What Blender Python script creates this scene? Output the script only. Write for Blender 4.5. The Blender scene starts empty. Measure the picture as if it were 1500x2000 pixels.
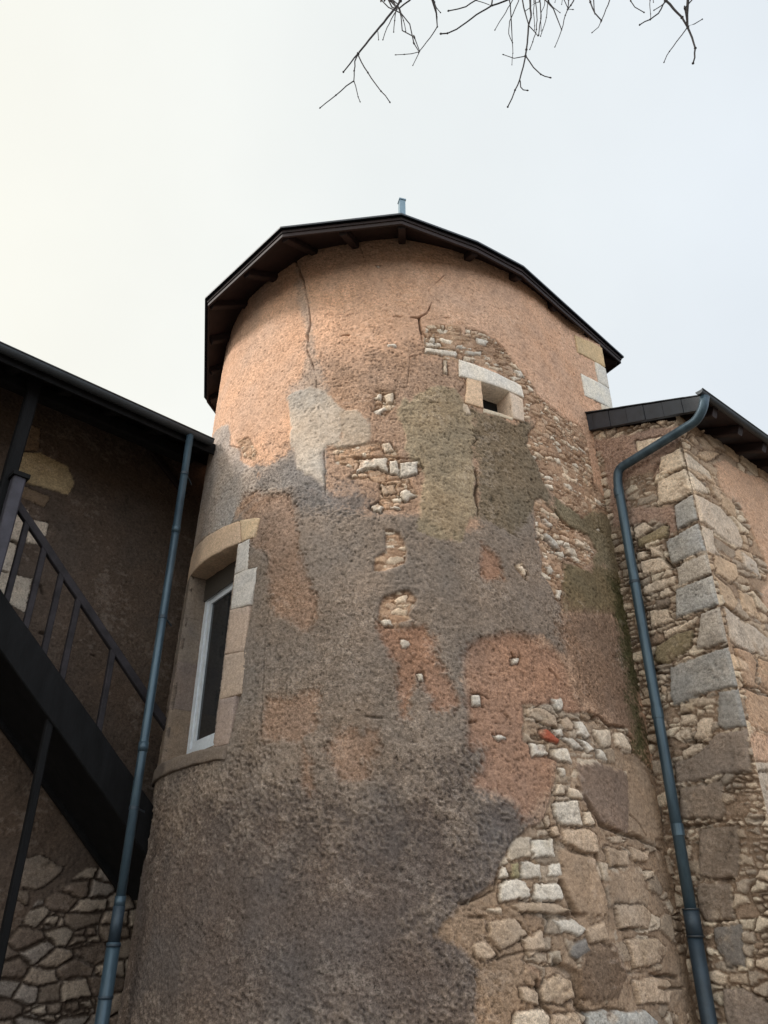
import bpy, math, random
import numpy as np
from mathutils import Vector

SC = bpy.context.scene
COL = SC.collection
R_ = math.radians

# ------------------------------------------------------------------ camera
cam_d = bpy.data.cameras.new('camera')
cam = bpy.data.objects.new('camera', cam_d); COL.objects.link(cam)
cam_d.sensor_fit = 'VERTICAL'; cam_d.sensor_height = 24.0
cam_d.lens = 24.0 * 1502.0 / 2000.0
cam_d.clip_start = 0.05; cam_d.clip_end = 2000
cam.location = (0, 0, 1.6)
cam.rotation_euler = (R_(90 + 29.4), 0, 0)
SC.camera = cam

# ------------------------------------------------------------------ world: bright overcast over a Nishita sky
SUN_AZ, SUN_EL = -96.0, 36.0            # azimuth clockwise from +Y
W = bpy.data.worlds.new('World'); SC.world = W; W.use_nodes = True
nt = W.node_tree; nt.nodes.clear(); N = nt.nodes.new; L = nt.links.new
out = N('ShaderNodeOutputWorld'); bg = N('ShaderNodeBackground')
sky = N('ShaderNodeTexSky'); sky.sky_type = 'NISHITA'; sky.sun_disc = False
sky.sun_elevation = R_(SUN_EL); sky.sun_rotation = R_(SUN_AZ)
bg.inputs['Strength'].default_value = 0.105
tc = N('ShaderNodeTexCoord'); sep = N('ShaderNodeSeparateXYZ'); L(tc.outputs['Generated'], sep.inputs[0])
def mth(op, a, b=None, clamp=False):
    m = N('ShaderNodeMath'); m.operation = op; m.use_clamp = clamp
    for i, v in enumerate((a, b)):
        if v is None: continue
        if isinstance(v, (int, float)): m.inputs[i].default_value = v
        else: L(v, m.inputs[i])
    return m.outputs[0]
# cream on the sun's side (left), cool on the right
fx = mth('ADD', mth('MULTIPLY', sep.outputs['X'], 1.05), 0.44, True)
rx = N('ShaderNodeValToRGB'); L(fx, rx.inputs[0])
rx.color_ramp.elements[0].position = 0.0; rx.color_ramp.elements[0].color = (9.75, 9.65, 8.75, 1)
rx.color_ramp.elements[1].position = 1.0; rx.color_ramp.elements[1].color = (7.70, 8.35, 9.05, 1)
e = rx.color_ramp.elements.new(0.42); e.color = (8.75, 9.1, 9.0, 1)
cl = N('ShaderNodeTexNoise'); L(tc.outputs['Generated'], cl.inputs['Vector'])
cl.inputs['Scale'].default_value = 2.2; cl.inputs['Detail'].default_value = 5
mp = N('ShaderNodeMapRange'); L(cl.outputs[0], mp.inputs[0])
mp.inputs[1].default_value = .3; mp.inputs[2].default_value = .7; mp.inputs[3].default_value = .955; mp.inputs[4].default_value = 1.045
# cloud gain raised behind the viewer, added to brighten the walls facing it
by = N('ShaderNodeMapRange'); L(sep.outputs['Y'], by.inputs[0]); by.interpolation_type = 'SMOOTHSTEP'
by.inputs[1].default_value = .35; by.inputs[2].default_value = -.35; by.inputs[3].default_value = 1.0; by.inputs[4].default_value = 1.75
mul = mth('MULTIPLY', mp.outputs[0], by.outputs[0])
vm = N('ShaderNodeVectorMath'); vm.operation = 'SCALE'; L(rx.outputs[0], vm.inputs[0]); L(mul, vm.inputs['Scale'])
mix = N('ShaderNodeMix'); mix.data_type = 'RGBA'; mix.inputs[0].default_value = .93
L(sky.outputs[0], mix.inputs[6]); L(vm.outputs[0], mix.inputs[7])
L(mix.outputs[2], bg.inputs[0]); L(bg.outputs[0], out.inputs[0])

# ------------------------------------------------------------------ sun, softened by the cloud
sd = bpy.data.lights.new('sun', 'SUN'); sd.energy = 3.2; sd.angle = R_(11); sd.color = (1, .95, .89)
so = bpy.data.objects.new('sun', sd); COL.objects.link(so)
a, el = R_(SUN_AZ), R_(SUN_EL)
so.rotation_euler = Vector((math.sin(a)*math.cos(el), math.cos(a)*math.cos(el), math.sin(el))).to_track_quat('Z', 'Y').to_euler()
so.location = (-12, 2, 14)

vs = SC.view_settings
vs.view_transform = 'Standard'; vs.look = 'None'; vs.gamma = 1; vs.exposure = 0.0; vs.use_curve_mapping = False
LAYERS = {
 'TOWER': [
  ('coat','brown',0.25,0,0.12,[(-1.219,5.743),(-1.157,5.967),(-1.094,6.197),(-1.032,6.435),(-0.817,6.771),(-0.48,6.764),(-0.107,6.659),(0.103,6.692),(0.317,6.741),(0.533,6.706),(0.684,6.471),(0.901,6.331),(1.13,6.209),(1.307,6.08),(1.499,5.965),(1.6,5.698),(1.705,5.441),(2.066,5.468),(2.465,5.51),(2.918,5.315),(2.855,5.052),(2.795,4.8),(2.739,4.558),(2.684,4.326),(2.63,4.102),(2.58,3.887),(2.53,3.68),(2.483,3.481),(2.438,3.289),(2.393,3.103),(2.351,2.924),(2.376,2.759),(2.402,2.598),(2.426,2.439),(2.451,2.284),(2.475,2.132),(2.498,1.983),(2.521,1.837),(2.543,1.693),(2.565,1.552),(2.586,1.414),(2.608,1.278),(2.629,1.145),(2.649,1.014),(2.668,0.886),(2.344,0.909),(2.04,0.931),(1.766,0.951),(1.542,0.965),(1.349,0.976),(1.176,0.985),(1.016,0.992),(0.867,0.998),(0.725,1.003),(0.589,1.006),(0.457,1.009),(0.328,1.011),(0.202,1.013),(0.077,1.013),(-0.047,1.014),(-0.171,1.013),(-0.296,1.012),(-0.423,1.01),(-0.551,1.007),(-0.684,1.004),(-0.821,1.0),(-0.963,0.994),(-1.114,0.988),(-1.275,0.98),(-1.449,0.971),(-1.645,0.959),(-1.87,0.943),(-2.151,0.922),(-2.568,0.887),(-4.6,0.833),(-4.6,0.977),(-4.6,1.123),(-4.6,1.273),(-4.6,1.426),(-4.6,1.583),(-4.6,1.743),(-4.6,1.907),(-4.6,2.075),(-4.6,2.247),(-4.6,2.423),(-4.6,2.603),(-4.6,2.794),(-4.6,2.991),(-4.6,3.193),(-4.6,3.401),(-4.6,3.615),(-4.6,3.836),(-4.6,4.064),(-4.6,4.291),(-4.6,4.525),(-4.6,4.766),(-4.6,5.015),(-4.6,5.272),(-4.6,5.536),(-4.6,5.806),(-4.6,6.085),(-4.6,6.374),(-2.187,5.926),(-1.789,5.836),(-1.481,5.774)]),
  ('coat','grey',0.1,0.004,0.1,[(-8.6,-0.2),(-3.12,-0.2),(-3.12,5.1),(-8.6,5.1)]),
  ('coat','greycement',0.1,0.004,0.1,[(-8.6,4.9),(-3.12,4.9),(-3.08,6.3),(-3.4,6.7),(-8.6,6.7)]),
  ('coat','grey',0.05,0.016,0.04,[(-4.6,5.38),(-2.485,5.234),(-2.032,5.278),(-1.537,5.153),(-1.569,5.391),(-1.347,5.475),(-1.143,5.573),(-0.949,5.211),(-0.633,4.99),(-0.441,4.927),(-0.254,4.874),(0.085,4.841),(0.373,4.628),(0.565,4.722),(0.648,4.888),(0.709,5.191),(0.773,5.511),(1.078,5.761),(1.139,5.523),(1.201,5.293),(1.261,5.07),(1.272,4.831),(1.283,4.6),(1.359,4.417),(1.437,4.239),(1.434,4.046),(1.43,3.859),(1.427,3.677),(1.167,3.811),(0.867,3.811),(0.587,3.737),(0.424,3.555),(0.428,3.369),(0.432,3.188),(0.433,3.013),(0.585,2.888),(0.53,2.7),(0.465,2.59),(0.578,2.541),(0.772,2.479),(0.858,2.395),(0.83,2.257),(0.66,2.151),(0.59,2.004),(0.445,1.891),(0.306,1.783),(0.313,1.589),(0.46,1.502),(0.443,1.374),(0.425,1.25),(0.409,1.128),(0.392,1.01),(0.26,1.012),(0.129,1.013),(-0.001,1.014),(-0.13,1.013),(-0.259,1.012),(-0.391,1.01),(-0.524,1.008),(-0.661,1.004),(-0.803,1.0),(-0.951,0.995),(-1.107,0.988),(-1.275,0.98),(-1.457,0.97),(-1.661,0.958),(-1.902,0.941),(-2.206,0.918),(-2.707,0.874),(-4.6,0.834),(-4.6,0.977),(-4.6,1.124),(-4.6,1.273),(-4.6,1.426),(-4.6,1.583),(-4.6,1.743),(-4.6,1.907),(-4.6,2.075),(-4.6,2.247),(-4.6,2.423),(-4.6,2.604),(-4.6,2.795),(-4.6,2.992),(-4.6,3.194),(-4.6,3.402),(-4.6,3.616),(-4.6,3.836),(-4.6,4.064),(-4.6,4.31),(-4.6,4.564),(-4.6,4.827),(-4.6,5.099)]),
  ('coat','darkgrey',0.45,0,0.25,[(-4.6,0.836),(-4.6,0.972),(-4.6,1.111),(-4.6,1.254),(-4.6,1.399),(-4.6,1.548),(-4.6,1.701),(-4.6,1.857),(-4.6,2.017),(-4.6,2.181),(-4.6,2.378),(-4.6,2.583),(-4.6,2.794),(-2.233,2.663),(-1.866,2.62),(-1.588,2.591),(-1.353,2.57),(-1.144,2.554),(-0.955,2.542),(-0.776,2.532),(-0.616,2.497),(-0.462,2.464),(-0.314,2.433),(-0.168,2.403),(-0.025,2.375),(0.158,2.444),(0.346,2.516),(0.532,2.452),(0.722,2.389),(0.666,2.218),(0.613,2.052),(0.506,1.944),(0.402,1.839),(0.304,1.738),(0.364,1.589),(0.423,1.445),(0.406,1.333),(0.391,1.223),(0.376,1.116),(0.36,1.011),(0.228,1.013),(0.098,1.013),(-0.031,1.014),(-0.161,1.013),(-0.291,1.012),(-0.423,1.01),(-0.557,1.007),(-0.695,1.003),(-0.837,0.999),(-0.987,0.993),(-1.146,0.986),(-1.317,0.978),(-1.504,0.967),(-1.715,0.954),(-1.967,0.936),(-2.297,0.91),(-2.994,0.847)]),
  ('coat','greycement',0.02,0.006,0.03,[(-2.91,6.801),(-2.272,6.557),(-2.141,6.194),(-1.949,6.077),(-1.88,5.876),(-1.756,5.801),(-1.604,5.639),(-1.503,5.406),(-1.739,5.376),(-1.853,5.265),(-1.904,5.095),(-2.504,5.282),(-4.6,5.334),(-4.6,5.589),(-4.6,5.853),(-4.6,6.381),(-4.6,6.849)]),
  ('coat','greycement',0.03,0.004,0.03,[(-1.812,5.193),(-1.503,5.406),(-1.616,5.724),(-1.358,5.67),(-1.118,5.732),(-0.798,5.67),(-0.776,5.397),(-0.754,5.135),(-0.972,5.29),(-1.321,5.328),(-1.55,5.251)]),
  ('coat','slate',0.12,0,0.06,[(-1.618,5.735),(-1.272,5.656),(-0.976,5.615),(-0.853,5.385),(-0.739,5.169),(-0.446,5.181),(-0.255,4.978),(-0.255,4.9),(-0.439,4.914),(-0.63,4.937),(-0.94,5.072),(-1.175,5.267),(-1.569,5.391)]),
  ('coat','lightgrey',0.012,0.012,0.015,[(-1.263,6.45),(-1.135,6.447),(-0.972,6.416),(-0.813,6.329),(-0.734,6.204),(-0.639,6.059),(-0.612,5.792),(-0.624,5.656),(-0.782,5.706),(-0.83,5.599),(-0.777,5.249),(-0.906,5.387),(-1.061,5.502),(-1.116,5.712),(-1.196,5.938),(-1.238,6.182)]),
  ('coat','lightgrey2',0.012,0.01,0.015,[(-0.638,6.038),(-0.482,6.033),(-0.395,5.92),(-0.359,5.757),(-0.364,5.583),(-0.503,5.58),(-0.621,5.578),(-0.711,5.672),(-0.625,5.695)]),
  ('coat','olive',0.02,0.01,0.025,[(0.04,6.121),(0.144,6.228),(0.318,6.325),(0.493,6.327),(0.558,6.211),(0.584,6.07),(0.689,6.028),(0.647,5.938),(0.708,5.81),(0.626,5.637),(0.651,5.488),(0.679,5.417),(0.648,5.226),(0.639,4.869),(0.628,4.937),(0.496,4.765),(0.451,4.634),(0.283,4.646),(0.106,4.714),(0.12,4.946),(0.157,5.269),(0.029,5.489),(-0.04,5.719),(-0.086,6.019),(-0.01,6.173)]),
  ('coat','olivedark',0.04,0.004,0.03,[(0.675,6.087),(0.917,6.082),(1.112,6.056),(1.386,6.152),(1.309,5.936),(1.372,5.755),(1.477,5.553),(1.513,5.352),(1.499,5.141),(1.261,5.07),(0.964,4.735),(0.648,4.888),(0.657,5.101),(0.666,5.321),(0.649,5.602),(0.703,5.97)]),
  ('coat','streak',0.05,0.002,0.03,[(-1.372,8.523),(-1.224,8.113),(-1.133,7.754),(-1.05,7.417),(-1.007,7.11),(-0.967,6.816),(-0.796,6.367),(-0.784,6.111),(-1.169,6.221),(-1.289,6.493),(-1.105,6.591),(-1.066,6.919),(-1.158,7.461),(-1.285,7.983)]),
  ('coat','tan2',0.02,-0.008,0.03,[(-1.782,5.412),(-1.569,5.387),(-1.371,5.295),(-1.169,5.236),(-1.069,4.981),(-1.004,4.795),(-0.959,4.501),(-0.8,4.161),(-0.789,3.966),(-0.89,3.832),(-1.032,3.937),(-1.185,4.049),(-1.256,4.24),(-1.286,4.524),(-1.391,4.718),(-1.556,4.839),(-1.711,4.989)]),
  ('coat','tan2',0.03,-0.006,0.03,[(-1.185,3.348),(-0.951,3.334),(-0.734,3.327),(-0.704,3.147),(-0.734,2.985),(-0.819,2.938),(-0.743,2.792),(-0.749,2.571),(-0.831,2.66),(-0.848,2.904),(-1.027,2.964),(-1.221,3.03),(-1.219,3.218)]),
  ('coat','tan2',0.06,-0.004,0.05,[(-0.583,3.012),(-0.452,3.041),(-0.36,3.002),(-0.324,3.054),(-0.251,2.998),(-0.269,2.876),(-0.374,2.775),(-0.32,2.722),(-0.354,2.639),(-0.478,2.626),(-0.59,2.732),(-0.634,2.89)]),
  ('coat','orange',0.02,-0.008,0.03,[(-0.277,3.86),(-0.199,3.878),(-0.083,3.814),(0.111,3.814),(0.185,3.734),(0.196,3.517),(0.323,3.368),(0.335,3.218),(0.257,3.142),(0.166,3.177),(0.134,3.306),(0.043,3.399),(-0.015,3.231),(-0.017,3.085),(-0.09,3.085),(-0.088,3.324),(-0.104,3.515),(-0.199,3.655),(-0.237,3.756)]),
  ('coat','orange',0.012,-0.012,0.03,[(0.45,3.567),(0.496,3.67),(0.622,3.751),(0.84,3.805),(1.12,3.824),(1.284,3.747),(1.372,3.638),(1.414,3.422),(1.468,3.272),(1.659,3.203),(1.712,3.037),(1.473,2.893),(1.134,2.786),(1.109,2.61),(0.991,2.534),(0.834,2.394),(0.752,2.521),(0.625,2.582),(0.428,2.625),(0.525,2.712),(0.575,2.887),(0.448,2.934),(0.471,3.151),(0.436,3.335)]),
  ('coat','orange',0.02,-0.008,0.02,[(0.648,4.638),(0.777,4.564),(0.823,4.319),(0.666,4.298),(0.622,4.45)]),
  ('coat','moss',0.03,0.006,0.02,[(1.565,4.63),(1.975,4.664),(2.071,4.792),(2.453,4.897),(2.68,4.923),(2.733,4.69),(2.737,4.449),(2.226,4.303),(1.771,4.176),(1.422,4.091),(1.451,4.257)]),
  ('coat','mossbrown',0.1,0.004,0.03,[(1.459,4.293),(1.451,4.145),(1.792,4.214),(2.229,4.321),(2.716,4.442),(2.663,4.194),(2.612,3.955),(2.563,3.726),(2.516,3.506),(2.471,3.295),(2.483,3.117),(2.493,2.944),(2.309,3.047),(2.135,3.171),(1.965,3.293),(1.706,3.333),(1.49,3.382),(1.427,3.677),(1.376,3.894),(1.417,4.09)]),
  ('coat','mossgreen',0.12,0,0.04,[(2.316,4.702),(2.719,4.89),(2.684,4.637),(2.648,4.392),(2.614,4.157),(2.582,3.931),(2.55,3.712),(2.52,3.501),(2.49,3.298),(2.483,3.095),(2.475,2.898),(2.246,2.995),(2.261,3.192),(2.278,3.396),(2.295,3.607),(2.312,3.825),(2.312,4.034),(2.314,4.25),(2.315,4.473)]),
  ('coat','mosstop',0.06,0.006,0.03,[(1.622,5.41),(2.163,5.478),(2.675,5.532),(2.682,5.29),(2.69,5.054),(2.698,4.826),(2.054,4.752),(2.03,4.991),(1.618,5.013),(1.473,5.188)]),
  ('coat','dustbrown',0.015,-0.01,0.03,[(0.131,1.659),(0.301,1.842),(0.553,1.925),(0.578,1.831),(0.744,1.799),(0.918,1.767),(0.919,1.647),(0.722,1.518),(0.842,1.442),(0.819,1.258),(0.622,1.143),(0.363,1.147),(0.387,1.305),(0.413,1.47),(0.304,1.608)]),
  ('rub','fine',0.03,-0.006,[(0.675,7.176),(1.013,7.088),(1.19,6.908),(1.377,6.743),(1.546,6.546),(1.875,6.479),(2.346,6.52),(2.371,6.238),(2.362,5.842),(2.602,5.628),(2.785,5.389),(2.617,5.559),(2.339,5.515),(1.979,5.265),(1.647,5.279),(1.565,5.364),(1.449,5.412),(1.348,5.714),(1.279,5.837),(1.327,5.975),(1.439,6.113),(1.441,6.227),(1.26,6.116),(1.295,6.384),(1.248,6.481),(1.281,6.523),(1.133,6.601),(0.895,6.703),(0.663,6.714),(0.557,6.692),(0.556,6.791),(0.619,6.84)]),
  ('rub','fine',0.02,-0.012,[(1.275,5.208),(1.368,5.273),(1.554,5.135),(1.741,5.076),(2.049,5.078),(2.177,4.95),(1.996,4.742),(1.858,4.661),(1.576,4.679),(1.505,4.434),(1.449,4.246),(1.389,4.21),(1.357,4.343),(1.254,4.439),(1.288,4.658),(1.228,4.78),(1.235,4.933)]),
  ('rub','fine',0.015,-0.012,[(-0.296,6.26),(-0.109,6.248),(-0.094,6.081),(-0.21,5.964),(-0.295,6.011)]),
  ('rub','fine',0.015,-0.012,[(-0.708,5.613),(-0.538,5.623),(-0.276,5.652),(-0.098,5.585),(-0.067,5.433),(0.153,5.361),(0.104,5.285),(-0.006,5.266),(0.099,5.069),(-0.042,4.979),(-0.225,4.915),(-0.332,4.957),(-0.255,5.04),(-0.256,5.201),(-0.529,5.282),(-0.482,5.369),(-0.668,5.472)]),
  ('rub','fine',0.015,-0.01,[(-0.2,4.716),(-0.075,4.689),(-0.015,4.503),(-0.036,4.39),(-0.199,4.327),(-0.291,4.331),(-0.282,4.443),(-0.189,4.507)]),
  ('rub','fine',0.015,-0.01,[(-0.199,4.088),(-0.001,4.148),(0.058,4.063),(-0.024,3.937),(-0.004,3.895),(-0.102,3.855),(-0.083,3.814),(-0.199,3.837),(-0.258,3.9),(-0.239,4.025)]),
  ('rub','fine',0.01,-0.01,[(0.955,4.455),(1.032,4.492),(1.084,4.41),(1.051,4.335)]),
  ('rub','fine',0.01,-0.01,[(-2.04,6.208),(-1.812,6.141),(-1.641,5.898),(-1.648,5.778),(-1.826,5.894)]),
  ('rub','fine',0.04,-0.002,[(0.221,7.1),(0.617,7.186),(0.661,6.96),(0.55,6.686),(0.209,6.731)]),
  ('rub','big',0.02,-0.014,[(0.848,2.346),(0.73,2.224),(0.617,2.106),(0.557,1.966),(0.301,1.842),(0.574,1.791),(0.741,1.779),(0.918,1.767),(0.919,1.647),(0.722,1.518),(0.842,1.442),(0.819,1.258),(0.622,1.143),(0.573,1.086),(0.716,1.082),(0.867,1.078),(1.025,1.073),(1.196,1.066),(1.382,1.058),(1.593,1.047),(1.843,1.033),(2.147,1.014),(2.478,0.993),(2.832,0.971),(2.717,1.119),(2.602,1.267),(2.607,1.414),(2.613,1.564),(2.618,1.718),(2.623,1.876),(2.593,2.064),(2.561,2.257),(2.527,2.455),(2.575,2.663),(2.623,2.881),(2.312,2.987),(2.182,3.042),(2.172,3.228),(1.908,3.201),(1.61,3.262),(1.344,3.222),(1.214,3.276),(0.913,3.241),(0.881,2.964),(1.189,2.842),(1.121,2.673),(1.061,2.541),(0.96,2.366)]),
  ('coat','brownplaster',0.02,0.012,0.02,[(1.363,2.809),(1.627,2.856),(1.934,2.844),(2.052,2.771),(1.959,2.555),(1.872,2.349),(1.669,2.365),(1.521,2.401),(1.403,2.535),(1.364,2.694)]),
  ('coat','tanplaster',0.02,0.008,0.02,[(2.066,2.915),(2.357,2.901),(2.479,2.716),(2.465,2.537),(2.451,2.362),(2.177,2.324),(1.977,2.358),(1.878,2.366),(1.938,2.541),(2.0,2.724)]),
  ('coat','tanplaster',0.015,0.008,0.015,[(1.106,2.18),(1.423,2.18),(1.453,2.047),(1.481,1.917),(1.475,1.788),(1.22,1.798),(1.121,1.907),(1.064,2.033)]),
  ('coat','dustbrown2',0.02,0.008,0.02,[(1.124,1.465),(1.257,1.568),(1.39,1.608),(1.518,1.581),(1.6,1.432),(1.467,1.279),(1.315,1.258),(1.13,1.288),(1.106,1.363)]),
  ('coat','tanplaster',0.04,0.002,0.03,[(1.547,2.096),(2.025,2.105),(2.046,1.89),(1.544,1.875)]),
  ('stone','white',0.015,[(0.855,2.258),(1.054,2.281),(1.052,2.148),(0.858,2.127)]),
  ('stone','white',0.015,[(0.777,2.11),(0.928,2.115),(0.922,2.001),(0.749,2.004)]),
  ('stone','white',0.015,[(0.973,2.109),(1.077,2.116),(1.087,2.034),(0.95,2.009)]),
  ('stone','white',0.015,[(0.616,2.092),(0.657,2.086),(0.666,2.009),(0.575,1.994)]),
  ('stone','olive',0.015,[(0.684,2.108),(0.748,2.109),(0.741,2.011),(0.683,2.007)]),
  ('stone','white',0.015,[(0.581,1.966),(0.674,1.998),(0.773,1.99),(0.831,1.943),(0.812,1.888),(0.579,1.851)]),
  ('stone','white',0.015,[(0.848,1.971),(1.057,1.99),(1.091,1.921),(1.077,1.867),(0.844,1.861)]),
  ('stone','white',0.015,[(1.07,2.534),(1.316,2.56),(1.338,2.373),(1.157,2.377),(1.096,2.435)]),
  ('stone','white',0.015,[(0.928,2.948),(1.097,2.959),(1.091,2.858),(0.945,2.845)]),
  ('stone','white',0.015,[(1.112,2.926),(1.295,2.949),(1.324,2.822),(1.187,2.825),(1.118,2.86)]),
  ('stone','white',0.015,[(1.15,2.792),(1.248,2.806),(1.254,2.708),(1.178,2.701)]),
  ('stone','white',0.015,[(1.418,3.161),(1.499,3.181),(1.592,3.061),(1.508,3.04),(1.412,3.063)]),
  ('stone','cream',0.015,[(1.624,3.137),(1.865,3.175),(1.848,3.027),(1.689,2.995),(1.602,3.08)]),
  ('stone','cream',0.015,[(1.897,3.144),(2.046,3.184),(2.163,3.095),(2.178,3.032),(1.884,3.014)]),
  ('stone','white',0.015,[(1.239,3.016),(1.357,3.03),(1.422,2.995),(1.487,2.942),(1.34,2.942)]),
  ('stone','white',0.015,[(1.407,3.036),(1.506,3.032),(1.624,2.96),(1.509,2.928)]),
  ('stone','white',0.015,[(1.606,3.001),(1.714,2.972),(1.767,2.891),(1.64,2.909)]),
  ('stone','red',0.015,[(1.022,3.062),(1.097,3.078),(1.214,2.996),(1.197,2.964),(1.083,2.983),(1.025,3.011)]),
  ('stone','white',0.015,[(0.932,3.07),(1.005,3.086),(1.01,3.052),(0.949,3.041)]),
  ('stone','cream',0.015,[(0.946,3.02),(1.016,3.018),(1.031,2.977),(0.961,2.98)]),
  ('stone','white',0.015,[(1.166,3.068),(1.251,3.086),(1.265,3.036),(1.187,3.031)]),
  ('stone','tanst',0.015,[(0.921,3.216),(1.056,3.239),(1.199,3.185),(1.208,3.099),(1.1,3.095),(0.921,3.138)]),
  ('stone','tanst',0.015,[(1.252,3.165),(1.338,3.185),(1.389,3.139),(1.367,3.083),(1.274,3.089)]),
  ('stone','white',0.015,[(1.197,3.319),(1.293,3.337),(1.304,3.27),(1.249,3.218),(1.199,3.256)]),
  ('stone','white',0.015,[(0.621,2.988),(0.698,3.004),(0.741,2.971),(0.692,2.931),(0.638,2.939)]),
  ('stone','white',0.015,[(0.477,3.286),(0.541,3.298),(0.543,3.211),(0.48,3.208)]),
  ('stone','white',0.015,[(0.842,3.604),(0.912,3.625),(0.899,3.568),(0.849,3.567)]),
  ('stone','cream',0.015,[(1.234,2.657),(1.354,2.644),(1.381,2.565),(1.252,2.571)]),
  ('stone','cream',0.015,[(1.086,2.574),(1.142,2.674),(1.214,2.664),(1.21,2.575)]),
  ('stone','tanst',0.015,[(0.985,2.337),(1.093,2.358),(1.124,2.299),(1.063,2.281)]),
  ('stone','tanst',0.015,[(1.141,2.338),(1.416,2.363),(1.49,2.321),(1.46,2.189),(1.252,2.201),(1.129,2.262)]),
  ('stone','cream',0.015,[(1.375,2.485),(1.441,2.49),(1.491,2.383),(1.362,2.382)]),
  ('stone','tanst',0.015,[(0.643,1.845),(0.844,1.861),(1.037,1.85),(1.164,1.811),(1.027,1.782),(0.72,1.798)]),
  ('stone','white',0.015,[(0.969,1.754),(1.135,1.759),(1.262,1.703),(1.193,1.648),(1.029,1.674)]),
  ('stone','tanst',0.015,[(1.222,1.702),(1.445,1.76),(1.459,1.622),(1.265,1.608)]),
  ('stone','tanst',0.015,[(0.854,1.404),(0.978,1.453),(1.095,1.401),(1.096,1.301),(0.983,1.248),(0.837,1.269),(0.821,1.331)]),
  ('stone','cream',0.015,[(0.631,1.243),(0.818,1.245),(0.876,1.196),(0.845,1.079),(0.602,1.085)]),
  ('stone','tanst',0.015,[(0.894,1.208),(1.082,1.215),(1.135,1.116),(0.882,1.125)]),
  ('stone','grey',0.015,[(1.171,1.212),(1.432,1.223),(1.737,1.205),(1.854,1.135),(1.807,1.086),(1.173,1.115)]),
  ('stone','tanst',0.015,[(0.66,1.369),(0.809,1.368),(0.804,1.258),(0.68,1.272)]),
  ('stone','slatest',0.015,[(1.092,1.608),(1.233,1.648),(1.257,1.568),(1.13,1.503),(1.061,1.53)]),
  ('stone','tanst',0.015,[(1.556,2.233),(1.835,2.235),(1.831,2.126),(1.577,2.112)]),
  ('stone','tanst',0.015,[(1.879,2.27),(2.188,2.26),(2.114,2.158),(1.875,2.159)]),
  ('stone','tanst',0.015,[(1.586,1.848),(1.938,1.872),(2.052,1.815),(1.944,1.71),(1.574,1.706)]),
  ('stone','tanst',0.015,[(1.631,1.636),(2.057,1.652),(2.205,1.594),(2.128,1.494),(1.683,1.458)]),
  ('stone','tanst',0.015,[(1.659,1.378),(2.094,1.409),(2.2,1.337),(2.086,1.23),(1.672,1.246)]),
  ('stone','cream',0.015,[(2.025,2.105),(2.192,2.13),(2.218,2.06),(2.032,2.035)]),
  ('stone','tanst',0.015,[(0.363,1.608),(0.469,1.633),(0.538,1.544),(0.475,1.507),(0.373,1.532)]),
  ('stone','tanst',0.015,[(0.493,1.75),(0.684,1.765),(0.786,1.66),(0.571,1.57),(0.478,1.646)]),
  ('stone','tanst',0.015,[(0.718,1.634),(0.894,1.713),(0.892,1.569),(0.754,1.518)]),
  ('stone','white',0.015,[(-0.074,3.712),(-0.007,3.712),(0.002,3.662),(-0.056,3.656)]),
  ('stone','white',0.015,[(0.053,3.428),(0.09,3.438),(0.108,3.381),(0.071,3.39)]),
  ('stone','white',0.015,[(-0.248,3.89),(-0.159,3.897),(-0.131,3.835),(-0.218,3.827)]),
  ('stone','white',0.015,[(-0.469,5.49),(-0.186,5.474),(-0.178,5.325),(-0.273,5.367),(-0.465,5.33)]),
  ('stone','white',0.015,[(-0.162,5.436),(-0.083,5.452),(-0.068,5.284),(-0.146,5.305)]),
  ('stone','white',0.015,[(-0.067,5.414),(0.099,5.424),(0.097,5.303),(-0.053,5.266)]),
  ('stone','white',0.015,[(-0.07,5.104),(0.007,5.139),(0.084,5.068),(-0.01,5.014),(-0.079,5.05)]),
  ('stone','tanst',0.015,[(-0.241,5.182),(-0.1,5.194),(-0.086,5.068),(-0.225,5.056)]),
  ('stone','cream',0.015,[(-0.242,5.63),(-0.162,5.645),(-0.114,5.547),(-0.194,5.532)]),
  ('stone','white',0.015,[(-0.271,5.005),(-0.194,4.949),(-0.24,4.899),(-0.347,4.941)]),
  ('stone','white',0.015,[(-0.163,4.965),(-0.072,4.954),(-0.042,4.918),(-0.163,4.913)]),
  ('stone','white',0.015,[(-0.287,6.217),(-0.228,6.223),(-0.245,6.151),(-0.287,6.165)]),
  ('stone','cream',0.015,[(-0.212,6.201),(-0.118,6.227),(-0.118,6.102),(-0.194,6.085)]),
  ('stone','white',0.015,[(-0.295,6.011),(-0.21,6.066),(-0.161,6.022),(-0.277,5.969)]),
  ('stone','white',0.015,[(-0.186,6.854),(-0.08,6.856),(-0.08,6.804),(-0.177,6.815)]),
  ('stone','white',0.015,[(-0.312,8.009),(-0.254,7.989),(-0.263,7.95),(-0.301,7.96)]),
  ('stone','white',0.015,[(0.221,6.8),(0.557,6.812),(0.555,6.71),(0.209,6.731)]),
  ('stone','white',0.015,[(0.232,6.88),(0.377,6.88),(0.393,6.841),(0.231,6.828)]),
  ('stone','white',0.015,[(0.271,6.953),(0.315,6.946),(0.305,6.899),(0.259,6.894)]),
  ('stone','white',0.015,[(0.652,6.832),(0.828,6.865),(0.825,6.807),(0.667,6.778)]),
  ('stone','white',0.015,[(0.793,7.041),(0.924,7.034),(0.878,6.973),(0.798,6.972)]),
  ('stone','white',0.015,[(0.543,6.889),(0.619,6.905),(0.616,6.858),(0.541,6.843)]),
  ('stone','white',0.015,[(0.395,6.672),(0.448,6.669),(0.439,6.491),(0.396,6.496)]),
  ('stone','cream',0.015,[(0.396,7.132),(0.434,7.138),(0.42,7.053),(0.399,7.055)]),
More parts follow.
